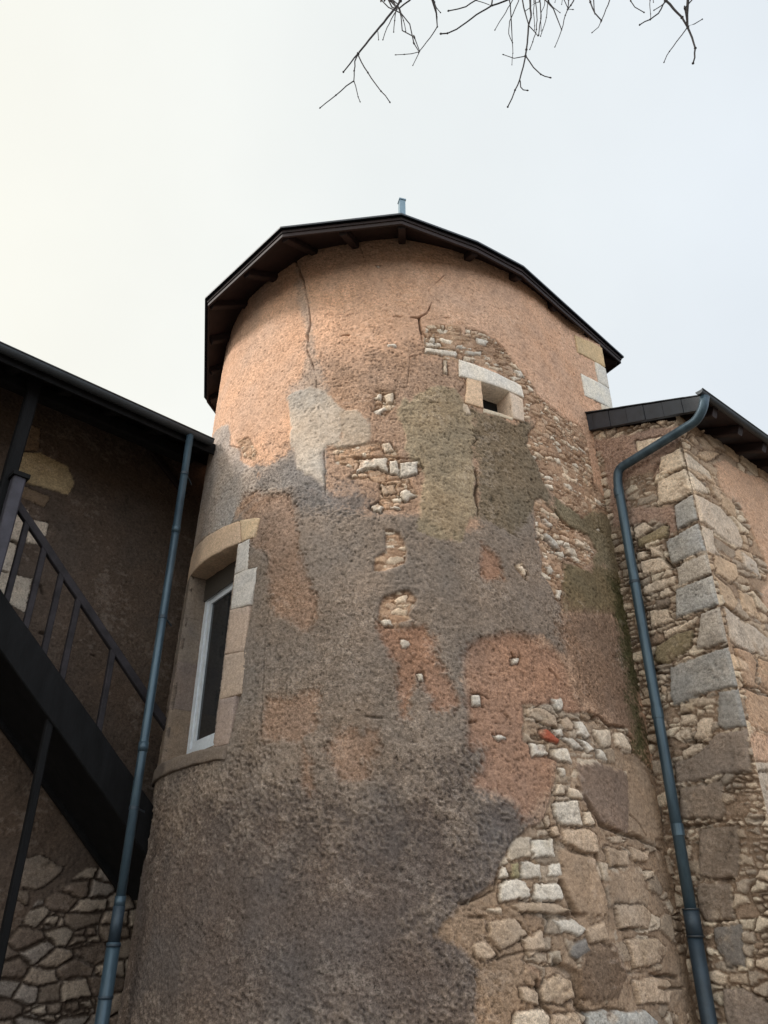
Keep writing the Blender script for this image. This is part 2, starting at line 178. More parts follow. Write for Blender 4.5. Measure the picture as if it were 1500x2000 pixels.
  ('stone','cream',0.015,[(0.629,6.758),(0.762,6.756),(0.759,6.722),(0.625,6.701)]),
  ('stone','white',0.015,[(1.219,6.769),(1.312,6.784),(1.371,6.695),(1.275,6.678)]),
  ('stone','white',0.015,[(1.234,4.921),(1.302,4.928),(1.294,4.832),(1.228,4.78)]),
  ('stone','white',0.015,[(1.349,4.882),(1.417,4.865),(1.55,4.787),(1.541,4.738),(1.441,4.756),(1.354,4.825)]),
  ('stone','white',0.015,[(1.335,5.056),(1.485,5.004),(1.462,4.961),(1.334,4.96)]),
  ('stone','cream',0.015,[(1.784,4.957),(1.939,4.963),(2.127,4.92),(1.913,4.869),(1.785,4.885)]),
  ('stone','cream',0.015,[(1.619,4.82),(1.755,4.827),(1.788,4.744),(1.599,4.72)]),
  ('stone','cream',0.015,[(0.956,4.455),(1.041,4.487),(1.082,4.435),(1.059,4.344),(1.018,4.39)]),
  ('stone','white',0.015,[(1.394,4.319),(1.464,4.325),(1.434,4.231),(1.394,4.244)]),
  ('stone','white',0.015,[(1.307,4.528),(1.376,4.534),(1.423,4.49),(1.336,4.458)]),
  ('stone','white',0.015,[(2.234,5.224),(2.283,5.249),(2.316,5.216),(2.259,5.201)]),
  ('stone','cream',0.015,[(0.402,6.658),(0.447,6.673),(0.445,6.496),(0.388,6.489)]),
  ('stone','cream',0.015,[(0.583,6.144),(0.625,6.135),(0.635,6.079),(0.653,6.033),(0.602,6.015),(0.578,6.069)]),
  ('crack',0.01,[(0.459,7.876),(0.274,7.617),(0.308,7.472),(0.254,7.294),(0.17,7.215),(0.182,7.027),(0.226,6.961),(0.184,6.752)]),
  ('crack',0.008,[(0.077,7.211),(0.17,7.215)]),
  ('crack',0.006,[(0.241,7.185),(0.506,7.259)]),
  ('crack',0.006,[(0.182,7.032),(0.346,7.031)]),
  ('crack',0.006,[(0.212,6.799),(0.382,6.803),(0.557,6.819)]),
  ('crack',0.009,[(0.287,7.42),(0.245,7.293),(0.17,7.215),(0.182,7.027),(0.184,6.729),(0.051,6.679),(0.029,6.459),(0.01,6.288),(-0.109,6.29)]),
  ('crack',0.006,[(-0.539,8.432),(-0.474,8.252),(-0.43,8.081),(-0.469,7.983)]),
  ('crack',0.008,[(-0.113,7.231),(-0.076,7.24),(-0.049,7.22),(-0.012,7.229)]),
  ('crack',0.01,[(0.097,7.212),(0.17,7.211)]),
  ('crack',0.016,[(-0.684,7.048),(-0.594,7.039)]),
  ('crack',0.007,[(-2.287,6.776),(-2.185,6.531),(-2.163,6.205),(-1.949,6.077),(-1.869,5.892)]),
  ('crack',0.012,[(-0.486,5.501),(-0.21,5.494),(-0.051,5.465),(0.108,5.443),(0.153,5.361)]),
  ('crack',0.008,[(-0.798,5.651),(-0.785,5.475),(-0.773,5.304),(-0.763,5.137)]),
  ('crack',0.007,[(-1.503,5.406),(-1.688,5.376),(-1.766,5.233)]),
  ('crack',0.012,[(0.656,5.383),(0.658,5.254),(0.642,5.124),(0.638,4.9)]),
  ('crack',0.012,[(0.558,6.211),(0.544,6.293),(0.644,6.44)]),
  ('crack',0.012,[(0.617,5.636),(0.704,5.749),(0.658,5.84)]),
  ('crack',0.007,[(0.671,5.416),(0.657,5.173),(0.644,4.939)]),
  ('crack',0.01,[(0.529,6.269),(0.606,6.411),(0.64,6.488)]),
  ('crack',0.012,[(1.547,5.182),(1.64,5.078),(1.774,5.063)]),
  ('crack',0.012,[(1.576,4.679),(1.723,4.688),(1.854,4.648)]),
  ('crack',0.008,[(1.554,4.649),(1.517,4.453),(1.481,4.264)]),
  ('crack',0.012,[(2.251,5.282),(2.373,5.224)]),
  ('crack',0.014,[(2.428,6.377),(2.526,6.32),(2.497,6.217)]),
  ('crack',0.018,[(1.37,3.234),(1.491,3.207),(1.593,3.186),(1.729,3.263),(1.871,3.195),(2.096,3.224),(2.217,3.141),(2.201,2.989)]),
  ('crack',0.016,[(1.354,2.644),(1.487,2.478),(1.546,2.403),(1.839,2.347),(2.043,2.347),(2.275,2.299),(2.415,2.275)]),
  ('crack',0.024,[(1.07,2.267),(1.093,2.223),(1.248,2.186),(1.457,2.174)]),
  ('crack',0.012,[(1.457,2.174),(1.476,2.044),(1.494,1.917),(1.495,1.775),(1.327,1.772),(1.175,1.77)]),
  ('crack',0.02,[(1.084,1.977),(1.119,1.893),(1.178,1.784)]),
  ('crack',0.016,[(0.919,1.78),(0.951,1.754),(1.139,1.783),(1.288,1.782),(1.45,1.781)]),
  ('crack',0.03,[(0.968,1.498),(1.048,1.453),(1.118,1.426),(1.106,1.338),(1.097,1.251),(1.171,1.212)]),
  ('crack',0.016,[(0.819,1.392),(0.813,1.27),(0.88,1.22)]),
  ('crack',0.014,[(1.6,1.432),(1.963,1.419),(2.295,1.391)]),
  ('crack',0.014,[(1.929,1.331),(2.369,1.318)]),
  ('crack',0.009,[(1.959,2.505),(2.08,2.449),(2.159,2.373)]),
  ('crack',0.014,[(0.454,3.067),(0.542,3.079)]),
  ('crack',0.01,[(0.478,3.303),(0.558,3.299),(0.611,3.268)]),
  ('crack',0.012,[(0.713,3.171),(0.766,3.133)]),
  ('crack',0.014,[(0.849,3.661),(0.874,3.617)]),
  ('crack',0.01,[(0.903,1.647),(0.951,1.754)]),
  ('crack',0.01,[(0.317,1.842),(0.433,1.883),(0.553,1.925),(0.575,1.994)]),
  ('crack',0.008,[(-0.343,3.109),(-0.216,3.096)]),
  ('crack',0.007,[(-1.489,4.794),(-1.325,4.628),(-1.298,4.464),(-1.271,4.304),(-1.245,4.149),(-1.274,3.936),(-1.262,3.775),(-1.251,3.617),(-1.24,3.465),(-1.229,3.315),(-1.225,3.171),(-1.221,3.03)]),
  ('crack',0.01,[(2.119,3.875),(2.231,3.859)]),
  ('crack',0.014,[(1.61,3.262),(1.687,3.219),(1.709,3.186)]),
  ('crack',0.01,[(1.214,3.57),(1.317,3.483),(1.426,3.398)]),
  ('crack',0.01,[(0.372,1.763),(0.486,1.757),(0.494,1.672)]),
  ('crack',0.01,[(0.535,1.519),(0.615,1.544),(0.734,1.557),(0.858,1.569),(0.959,1.556)]),
  ('crack',0.012,[(1.495,1.775),(1.483,1.677),(1.472,1.581),(1.39,1.608)]),
  ('crack',0.01,[(1.624,1.706),(1.874,1.694),(2.086,1.726)]),
  ('crack',0.013,[(-1.367,8.478),(-1.206,8.064),(-1.12,7.672),(-1.057,7.346),(-1.084,6.996),(-0.977,6.683),(-0.924,6.402)]),
  ('crack',0.006,[(-2.374,8.711),(-2.356,8.35),(-2.338,8.003),(-2.28,7.721),(-2.228,7.452)]),
 ],
 'LEFT_FACE': [
  ('coat','pinktan',0.02,0.012,0.02,[(1.032,6.465),(0.816,6.388),(0.535,6.292),(0.269,6.202),(0.018,6.117),(-0.07,6.047),(-0.011,5.933),(0.154,5.803),(0.322,5.672),(0.39,5.779),(0.706,5.787),(0.702,5.6),(0.711,5.353),(0.833,5.299),(0.904,5.329),(0.883,5.778),(0.904,6.234)]),
  ('coat','pinktan',0.03,0.012,0.03,[(0.693,5.451),(0.534,5.416),(0.423,5.348),(0.23,5.278),(0.182,5.189),(0.23,5.044),(0.329,4.97),(0.316,5.113),(0.448,5.221),(0.695,5.241)]),
  ('stone','cream',0.02,[(0.482,6.165),(0.153,6.061),(0.249,5.945),(0.491,6.017)]),
  ('stone','cream',0.02,[(0.25,5.853),(0.028,5.828),(0.023,5.62),(0.33,5.631)]),
  ('stone','cream',0.02,[(0.343,5.61),(0.028,5.596),(0.004,5.326),(0.224,5.309),(0.407,5.341)]),
  ('stone','bluegrey',0.02,[(0.223,5.275),(0.008,5.311),(0.014,5.033),(0.236,5.013)]),
  ('stone','bluegrey',0.02,[(0.382,4.958),(0.02,5.003),(0.001,4.71),(0.368,4.702)]),
  ('stone','bluetan',0.02,[(0.324,4.678),(-0.009,4.683),(-0.023,4.48),(0.337,4.465)]),
  ('stone','bluegrey',0.02,[(0.372,4.454),(-0.026,4.464),(-0.034,4.183),(0.438,4.181)]),
  ('stone','bluetan',0.02,[(0.186,4.16),(-0.036,4.161),(-0.009,3.835),(0.3,3.852)]),
  ('stone','bluegrey',0.02,[(0.582,3.766),(0.242,3.799),(-0.002,3.808),(-0.021,3.563),(-0.021,3.458),(0.219,3.465),(0.488,3.443),(0.607,3.419),(0.62,3.54)]),
  ('stone','bluegrey',0.02,[(0.177,3.456),(-0.033,3.439),(-0.015,3.132),(0.192,3.133),(0.248,3.191)]),
  ('stone','taupe',0.02,[(0.407,3.032),(0.272,3.125),(-0.02,3.116),(0.068,2.797),(0.204,2.803),(0.447,2.778),(0.732,2.787),(0.696,2.954),(0.516,2.98)]),
  ('stone','cream2',0.02,[(0.675,4.346),(0.482,4.315),(0.448,4.169),(0.697,4.154)]),
  ('stone','cream2',0.02,[(0.575,4.103),(0.22,4.142),(0.25,4.079),(0.574,4.029)]),
  ('stone','mosstan',0.02,[(0.678,4.0),(0.46,4.04),(0.29,4.033),(0.343,3.863),(0.574,3.798),(0.722,3.865)]),
  ('stone','mosstan',0.02,[(0.669,5.092),(0.366,5.118),(0.322,5.083),(0.357,4.997),(0.668,5.006)]),
  ('stone','cream2',0.02,[(0.698,5.225),(0.566,5.255),(0.464,5.143),(0.686,5.099)]),
  ('stone','cream2',0.02,[(0.54,3.421),(0.421,3.412),(0.43,3.348),(0.552,3.365)]),
  ('stone','cream2',0.02,[(0.386,3.446),(0.205,3.413),(0.219,3.352),(0.393,3.373)]),
  ('stone','cream2',0.02,[(0.319,3.341),(0.226,3.321),(0.241,3.276),(0.328,3.302)]),
  ('stone','cream2',0.02,[(0.396,3.357),(0.338,3.337),(0.348,3.291),(0.409,3.303)]),
  ('stone','cream2',0.02,[(0.431,3.243),(0.367,3.286),(0.257,3.264),(0.274,3.188),(0.32,3.103),(0.477,3.115)]),
  ('stone','cream2',0.02,[(0.592,3.225),(0.482,3.216),(0.493,3.126),(0.563,3.099),(0.619,3.141)]),
  ('stone','cream2',0.02,[(0.561,3.326),(0.424,3.314),(0.436,3.26),(0.552,3.234)]),
  ('stone','cream2',0.02,[(0.628,3.054),(0.426,3.067),(0.419,3.019),(0.609,2.972)]),
  ('stone','cream2',0.02,[(0.708,3.736),(0.623,3.715),(0.635,3.656),(0.72,3.677)]),
  ('stone','tanst',0.02,[(0.706,3.647),(0.643,3.615),(0.651,3.53),(0.719,3.537)]),
  ('stone','brownst',0.02,[(0.71,2.761),(0.297,2.764),(0.329,2.521),(0.39,2.471),(0.745,2.508)]),
  ('stone','brownst',0.02,[(0.596,2.419),(0.26,2.408),(0.304,2.156),(0.348,2.045),(0.678,2.055),(0.612,2.305)]),
  ('stone','brownst',0.02,[(0.7,2.034),(0.405,2.019),(0.418,1.756),(0.622,1.752),(0.705,1.775),(0.729,1.904)]),
  ('stone','slatest',0.02,[(0.629,1.725),(0.453,1.749),(0.356,1.741),(0.418,1.457),(0.566,1.448),(0.631,1.567)]),
  ('stone','taupe',0.02,[(0.646,1.322),(0.473,1.327),(0.378,1.268),(0.309,1.24),(0.356,1.056),(0.64,1.037),(0.66,1.193)]),
  ('stone','cream2',0.02,[(0.801,5.268),(0.692,5.257),(0.694,5.153),(0.802,5.163)]),
  ('stone','cream2',0.02,[(0.678,4.86),(0.476,4.832),(0.361,4.66),(0.494,4.661),(0.692,4.701)]),
  ('stone','cream2',0.02,[(0.713,4.957),(0.608,4.949),(0.61,4.85),(0.711,4.872)]),
  ('stone','cream2',0.02,[(0.553,4.961),(0.435,4.947),(0.444,4.819),(0.555,4.862)]),
  ('stone','cream2',0.02,[(0.712,4.595),(0.537,4.613),(0.343,4.59),(0.361,4.504),(0.595,4.491),(0.713,4.5)]),
  ('stone','brownst',0.02,[(0.594,4.413),(0.446,4.41),(0.467,4.31),(0.596,4.321)]),
  ('crack',0.02,[(0.299,5.787),(0.394,5.671),(0.376,5.537)]),
  ('crack',0.014,[(0.707,4.988),(0.575,4.936)]),
  ('crack',0.02,[(0.447,4.886),(0.358,4.674),(0.276,4.675)]),
  ('crack',0.025,[(0.749,3.782),(0.593,3.76)]),
  ('crack',0.02,[(0.534,3.403),(0.393,3.455),(0.203,3.421)]),
  ('crack',0.02,[(0.697,2.049),(0.542,2.041),(0.393,2.033)]),
  ('crack',0.02,[(0.75,2.449),(0.566,2.45),(0.389,2.452),(0.257,2.446),(0.128,2.44),(0.003,2.434)]),
 ],
 'RIGHT_FACE': [
  ('coat','tan_r',0.015,0.022,0.04,[(0.519,5.865),(0.826,6.048),(1.09,6.021),(1.776,6.093),(2.105,6.056),(1.916,5.69),(1.739,5.348),(1.572,5.026),(1.416,4.724),(1.268,4.438),(1.128,4.169),(0.984,4.319),(0.841,4.47),(1.154,4.817),(1.009,5.147),(0.86,5.485),(0.57,5.557)]),
  ('coat','tan_r',0.04,0.004,0.03,[(0.09,3.103),(0.321,3.106),(0.625,3.072),(0.537,2.904),(-0.094,2.862),(0.011,3.061)]),
  ('stone','ochre',0.014,[(0.188,5.801),(0.385,5.81),(0.818,6.102),(0.693,6.088),(0.317,5.929)]),
  ('stone','cream',0.014,[(-0.003,5.793),(0.124,5.775),(0.402,5.708),(0.42,5.607),(0.176,5.617),(-0.012,5.612)]),
  ('stone','cream',0.014,[(-0.041,5.565),(0.267,5.494),(0.285,5.397),(-0.006,5.331)]),
  ('stone','cream2',0.014,[(-0.001,5.307),(0.455,5.338),(0.719,5.224),(0.784,5.04),(0.684,4.941),(0.3,4.949),(-0.02,5.004)]),
  ('stone','ochre',0.014,[(0.528,5.523),(0.791,5.46),(0.771,5.276),(0.487,5.35)]),
  ('stone','cream2',0.014,[(-0.0,4.986),(0.207,4.984),(0.175,4.765),(0.358,4.695),(-0.008,4.692)]),
  ('stone','ochre',0.014,[(0.131,4.72),(0.506,4.724),(0.468,4.57),(0.294,4.474),(0.072,4.502)]),
  ('stone','ochre',0.014,[(0.065,4.485),(0.287,4.397),(0.342,4.277),(0.226,4.188),(0.081,4.209)]),
  ('stone','cream2',0.014,[(0.675,4.922),(0.95,4.89),(0.979,4.7),(0.617,4.725)]),
  ('stone','orangest',0.014,[(0.065,3.806),(0.34,3.824),(0.435,3.749),(0.309,3.546),(0.536,3.547),(0.673,3.488),(0.147,3.499),(0.06,3.58)]),
  ('stone','orangest',0.014,[(0.085,3.463),(0.654,3.451),(0.493,3.132),(0.048,3.142)]),
  ('stone','cream2',0.014,[(0.089,4.196),(0.234,4.146),(0.538,4.119),(0.777,4.042),(0.674,3.831),(0.032,3.844)]),
  ('stone','orangest',0.014,[(0.462,3.807),(0.839,3.815),(0.692,3.525),(0.353,3.538)]),
  ('stone','ochre',0.014,[(0.415,4.447),(0.679,4.427),(0.725,4.224),(0.372,4.225)]),
  ('stone','cream2',0.014,[(-0.074,2.843),(0.207,2.871),(0.537,2.904),(0.494,2.823),(-0.089,2.776)]),
  ('stone','cream2',0.014,[(-0.394,2.684),(0.011,2.774),(0.503,2.839),(0.32,2.492),(-0.427,2.42),(-0.469,2.601)]),
  ('stone','brownst',0.014,[(-0.368,2.361),(0.313,2.437),(0.158,2.144),(-0.524,2.101)]),
  ('stone','brownst',0.014,[(-0.567,2.066),(-0.325,2.078),(-0.392,1.964),(-0.626,1.961)]),
  ('stone','taupe',0.014,[(-0.295,2.079),(0.136,2.101),(-0.017,1.812),(-0.426,1.772)]),
  ('stone','brownst',0.014,[(-0.596,1.937),(-0.398,1.95),(-0.463,1.753),(-0.62,1.732)]),
  ('stone','slatest',0.014,[(-0.612,1.72),(-0.045,1.76),(-0.199,1.467),(-0.71,1.474)]),
  ('stone','brownst',0.014,[(-0.774,1.447),(-0.209,1.449),(-0.288,1.298),(-0.64,1.32)]),
 ],
 'LEFT_WALL': [
  ('stone','block',0.006,[(-1.55,6.258),(-1.26,6.368),(-0.941,6.329),(-0.825,6.151),(-0.866,5.966),(-1.423,5.943)]),
  ('stone','block2',0.006,[(-1.497,6.669),(-1.324,6.661),(-1.282,6.381),(-1.484,6.288)]),
  ('stone','pale',0.006,[(-1.434,5.685),(-1.228,5.64),(-1.223,5.538),(-1.228,5.252),(-1.437,5.258),(-1.477,5.423)]),
  ('stone','pale',0.006,[(-1.206,5.545),(-0.994,5.582),(-0.988,5.295),(-1.179,5.269)]),
  ('stone','pale',0.006,[(-1.592,5.203),(-1.433,5.24),(-1.257,5.222),(-1.233,4.899),(-1.509,4.868)]),
  ('stone','pale',0.006,[(-1.505,4.851),(-1.35,4.891),(-1.027,4.906),(-1.012,4.533),(-1.195,4.592),(-1.459,4.662)]),
  ('stone','block2',0.006,[(-1.414,5.904),(-1.041,5.885),(-1.084,5.738),(-1.345,5.762)]),
  ('rub','course',0.03,0.0,[(-0.901,1.498),(-0.73,1.522),(-0.553,1.548),(-0.494,1.683),(-0.329,1.924),(-0.139,2.032),(0.077,2.239),(0.35,2.333),(0.597,2.332),(0.854,2.331),(0.885,2.135),(0.915,1.943),(0.945,1.755),(0.974,1.571),(1.002,1.39),(1.03,1.212),(1.057,1.038),(1.084,0.867),(1.111,0.7),(1.137,0.535),(0.918,0.553),(0.706,0.571),(0.502,0.588),(0.304,0.604),(0.113,0.62),(-0.073,0.635),(-0.253,0.65),(-0.427,0.665),(-0.596,0.679),(-0.76,0.693),(-0.787,0.847),(-0.815,1.005),(-0.843,1.166),(-0.872,1.33)]),
  ('stone','pale2',0.02,[(-0.538,2.279),(-0.368,2.32),(-0.115,2.244),(-0.164,2.15),(-0.351,2.024),(-0.5,2.047)]),
  ('stone','pale2',0.02,[(-0.572,2.016),(-0.403,2.037),(-0.386,1.894),(-0.543,1.96)]),
  ('crack',0.02,[(-0.829,4.37),(-0.768,4.367)]),
  ('crack',0.015,[(-0.266,4.267),(-0.228,4.267)]),
  ('crack',0.008,[(-1.26,6.368),(-0.941,6.329)]),
  ('crack',0.02,[(-0.928,4.859),(-0.892,4.774)]),
 ],
}
TWIGS = [
 (0.0087,[(0.181,2.9,7.518),(0.095,2.9,7.24),(-0.048,2.9,6.928),(-0.167,2.9,6.667)]),
 (0.0052,[(-0.167,2.9,6.667),(-0.218,2.9,6.553),(-0.258,2.9,6.464)]),
 (0.0045,[(-0.173,2.9,6.644),(-0.189,2.9,6.576),(-0.191,2.9,6.365)]),
 (0.0038,[(-0.191,2.9,6.365),(-0.238,2.9,6.311),(-0.3,2.9,6.215),(-0.391,2.9,6.09)]),
 (0.0031,[(-0.191,2.9,6.365),(-0.17,2.9,6.257),(-0.149,2.9,6.152)]),
 (0.0042,[(-0.167,2.9,6.644),(-0.125,2.9,6.508),(-0.058,2.9,6.343),(-0.019,2.9,6.257),(0.035,2.9,6.147)]),
 (0.007,[(0.261,3.0,7.666),(0.183,3.0,7.495),(0.109,3.0,7.395)]),
 (0.0038,[(0.094,3.0,7.382),(0.05,3.0,7.251),(0.021,3.0,7.149),(-0.007,3.0,7.006)]),
 (0.0038,[(0.087,3.0,7.382),(0.075,3.0,7.239),(0.067,3.0,7.099)]),
 (0.0035,[(0.113,3.0,7.382),(0.136,3.0,7.239),(0.15,3.0,7.111)]),
 (0.0026,[(-0.041,2.9,6.916),(-0.036,2.9,6.826)]),
 (0.007,[(0.343,3.2,8.13),(0.383,3.2,7.867)]),
 (0.0038,[(0.383,3.2,7.867),(0.397,3.2,7.788),(0.424,3.2,7.725)]),
 (0.0052,[(0.383,3.2,7.867),(0.395,3.2,7.725),(0.395,3.2,7.533)]),
 (0.0042,[(0.395,3.2,7.533),(0.337,3.2,7.386),(0.262,3.2,7.23),(0.251,3.2,7.204)]),
 (0.0031,[(0.258,3.2,7.211),(0.199,3.2,7.185),(0.088,3.2,7.172)]),
 (0.0031,[(0.254,3.2,7.204),(0.231,3.2,7.128),(0.206,3.2,7.047)]),
 (0.0052,[(0.774,2.7,7.11),(0.594,2.7,6.912),(0.524,2.7,6.833),(0.471,2.7,6.806),(0.414,2.7,6.786)]),
 (0.0059,[(0.97,2.7,7.047),(0.778,2.7,6.899),(0.689,2.7,6.845),(0.553,2.7,6.698),(0.453,2.7,6.577),(0.394,2.7,6.532),(0.356,2.7,6.527)]),
 (0.0026,[(0.594,2.7,6.906),(0.639,2.7,6.881),(0.689,2.7,6.845)]),
 (0.0052,[(0.689,2.7,6.845),(0.715,2.7,7.034)]),
 (0.0042,[(1.106,3.3,8.273),(1.008,3.3,8.077),(0.947,3.3,7.917),(0.846,3.3,7.676)]),
 (0.0045,[(1.139,3.4,8.475),(1.087,3.4,8.258),(0.994,3.4,7.976),(0.974,3.4,7.804),(0.993,3.4,7.685)]),
 (0.0031,[(0.993,3.4,7.685),(0.985,3.4,7.541),(0.966,3.4,7.394)]),
 (0.0076,[(1.025,2.9,7.572),(1.011,2.9,7.305),(0.998,2.9,7.088),(0.972,2.9,6.989),(0.945,2.9,6.784),(0.92,2.9,6.639)]),
 (0.0052,[(0.92,2.9,6.639),(0.895,2.9,6.519),(0.859,2.9,6.376),(0.821,2.9,6.268),(0.795,2.9,6.183),(0.763,2.9,6.1)]),
 (0.0038,[(0.862,2.9,6.365),(0.859,2.9,6.3),(0.873,2.9,6.27),(0.895,2.9,6.266)]),
 (0.0042,[(0.922,2.9,6.633),(0.96,2.9,6.508),(0.998,2.9,6.436),(1.022,2.9,6.414),(1.053,2.9,6.401)]),
 (0.0031,[(0.915,2.9,6.633),(0.87,2.9,6.619),(0.843,2.9,6.61),(0.78,2.9,6.65)]),
 (0.0035,[(0.974,2.9,6.989),(1.0,2.9,6.928),(1.022,2.9,6.873)]),
 (0.0031,[(1.08,3.1,7.616),(1.118,3.1,7.657),(1.142,3.1,7.671)]),
 (0.0031,[(1.079,3.1,7.602),(1.033,3.1,7.551)]),
 (0.0052,[(1.211,3.2,8.19),(1.19,3.2,7.895),(1.18,3.2,7.683),(1.136,3.2,7.426)]),
 (0.0045,[(1.182,3.25,8.217),(1.172,3.25,7.907),(1.161,3.25,7.708),(1.132,3.25,7.53),(1.071,3.25,7.331)]),
 (0.0038,[(1.263,3.15,8.013),(1.23,3.15,7.769),(1.197,3.15,7.561),(1.154,3.15,7.4),(1.131,3.15,7.321)]),
 (0.0052,[(1.287,3.2,8.115),(1.257,3.2,7.867)]),
 (0.0031,[(1.257,3.2,7.867),(1.281,3.2,7.795),(1.323,3.2,7.725)]),
 (0.0035,[(1.275,3.3,8.242),(1.261,3.3,8.033),(1.215,3.3,7.888),(1.196,3.3,7.663)]),
 (0.0035,[(1.154,3.2,7.968),(1.125,3.2,7.711),(1.112,3.2,7.492)]),
 (0.0028,[(1.332,3.2,7.982),(1.304,3.2,7.867)]),
 (0.0028,[(1.38,3.2,7.982),(1.352,3.2,7.838)]),
 (0.0052,[(1.382,3.0,7.583),(1.356,3.0,7.488),(1.303,3.0,7.382)]),
 (0.0042,[(1.341,3.0,7.611),(1.303,3.0,7.382),(1.276,3.0,7.303),(1.23,3.0,7.124)]),
 (0.0031,[(1.23,3.0,7.124),(1.203,3.0,7.037),(1.162,3.0,6.92)]),
 (0.0026,[(1.307,3.0,7.382),(1.335,3.0,7.379)]),
 (0.0052,[(1.278,2.6,6.857),(1.278,2.6,6.692),(1.29,2.6,6.565),(1.317,2.6,6.492)]),
 (0.0038,[(1.307,2.6,6.785),(1.29,2.6,6.565)]),
 (0.0038,[(1.419,2.6,6.762),(1.383,2.6,6.657),(1.345,2.6,6.554),(1.315,2.6,6.476)]),
 (0.0026,[(1.315,2.6,6.476),(1.291,2.6,6.415),(1.247,2.6,6.36)]),
 (0.0042,[(1.83,3.1,7.811),(1.825,3.1,7.685),(1.842,3.1,7.602),(1.895,3.1,7.536)]),
 (0.0035,[(2.051,3.2,8.011),(2.014,3.2,7.781),(1.996,3.2,7.642)]),
 (0.0031,[(2.073,3.2,7.982),(2.054,3.2,7.867)]),
 (0.0104,[(1.965,2.9,7.545),(1.951,2.9,7.305)]),
 (0.0052,[(1.948,2.9,7.292),(1.872,2.9,7.138),(1.803,2.9,7.063),(1.724,2.9,7.001)]),
 (0.0035,[(1.946,2.9,7.279),(1.902,2.9,7.227),(1.851,2.9,7.179)]),
 (0.0087,[(1.95,2.9,7.299),(1.986,2.9,7.189),(2.023,2.9,7.088),(2.038,2.9,6.97)]),
 (0.0035,[(2.041,2.9,6.983),(2.09,2.9,7.007),(2.153,2.9,7.063)]),
 (0.007,[(2.038,2.9,6.97),(2.044,2.9,6.843),(2.041,2.9,6.725),(2.017,2.9,6.621),(1.994,2.9,6.559)]),
 (0.0038,[(2.038,2.9,6.97),(1.983,2.9,6.879),(1.93,2.9,6.796),(1.838,2.9,6.639),(1.809,2.9,6.57)])]
# ------------------------------------------------------------------ helpers
def lin(*c):
    c = np.array(c, float) / 255.0
    return np.where(c <= .04045, c/12.92, ((c+.055)/1.055)**2.4)

def h2(ix, iy, seed):
    h = (ix.astype(np.int64)*374761393 + iy.astype(np.int64)*668265263 + seed*974634777) & 0xffffffff
    h = ((h ^ (h >> 13)) * 1274126177) & 0xffffffff
    h = ((h ^ (h >> 16)) * 2246822519) & 0xffffffff
    return ((h ^ (h >> 15)) & 0xffffff) / float(0xffffff)

def vnoise(x, y, seed=0):
    ix = np.floor(x); iy = np.floor(y); fx = x-ix; fy = y-iy
    fx = fx*fx*(3-2*fx); fy = fy*fy*(3-2*fy)
    ix = ix.astype(np.int64); iy = iy.astype(np.int64)
    return ((h2(ix, iy, seed)*(1-fx)+h2(ix+1, iy, seed)*fx)*(1-fy) + (h2(ix, iy+1, seed)*(1-fx)+h2(ix+1, iy+1, seed)*fx)*fy)

def fbm(x, y, s, seed=0, oct=4):                       # s = size in metres of the largest lumps; result about -1..1
    r = 0; a = 1; t = 0; f = 1.0/s
    for o in range(oct):
        c, n = math.cos(o*1.1), math.sin(o*1.1)
        r = r + a*(vnoise((x*c+y*n)*f+o*17.3, (y*c-x*n)*f-o*9.1, seed+o)*2-1); t += a; a *= .55; f *= 2.03
    return r/t*1.6

def sdist(poly, X, Y):                                  # signed distance, negative inside
    P = np.array(poly, float); d2 = np.full(X.shape, 1e9); ins = np.zeros(X.shape, bool)
    for i in range(len(P)):
        a = P[i]; b = P[(i+1) % len(P)]; e = b-a
        L2 = (e**2).sum()
        if L2 < 1e-10: continue
        t = np.clip(((X-a[0])*e[0]+(Y-a[1])*e[1])/L2, 0, 1)
        d2 = np.minimum(d2, (X-a[0]-t*e[0])**2+(Y-a[1]-t*e[1])**2)
        if a[1] != b[1]:
            c = ((a[1] > Y) != (b[1] > Y)) & (X < (b[0]-a[0])*(Y-a[1])/(b[1]-a[1])+a[0])
            ins ^= c
    d = np.sqrt(d2)
    return np.where(ins, -d, d)

def ldist(line, X, Y):
    P = np.array(line, float); d2 = np.full(X.shape, 1e9)
    for i in range(len(P)-1):
        a = P[i]; b = P[i+1]; e = b-a; L2 = max((e**2).sum(), 1e-9)
        t = np.clip(((X-a[0])*e[0]+(Y-a[1])*e[1])/L2, 0, 1)
        d2 = np.minimum(d2, (X-a[0]-t*e[0])**2+(Y-a[1]-t*e[1])**2)
    return np.sqrt(d2)

def ss(a, b, x):
    t = np.clip((x-a)/(b-a), 0, 1); return t*t*(3-2*t)

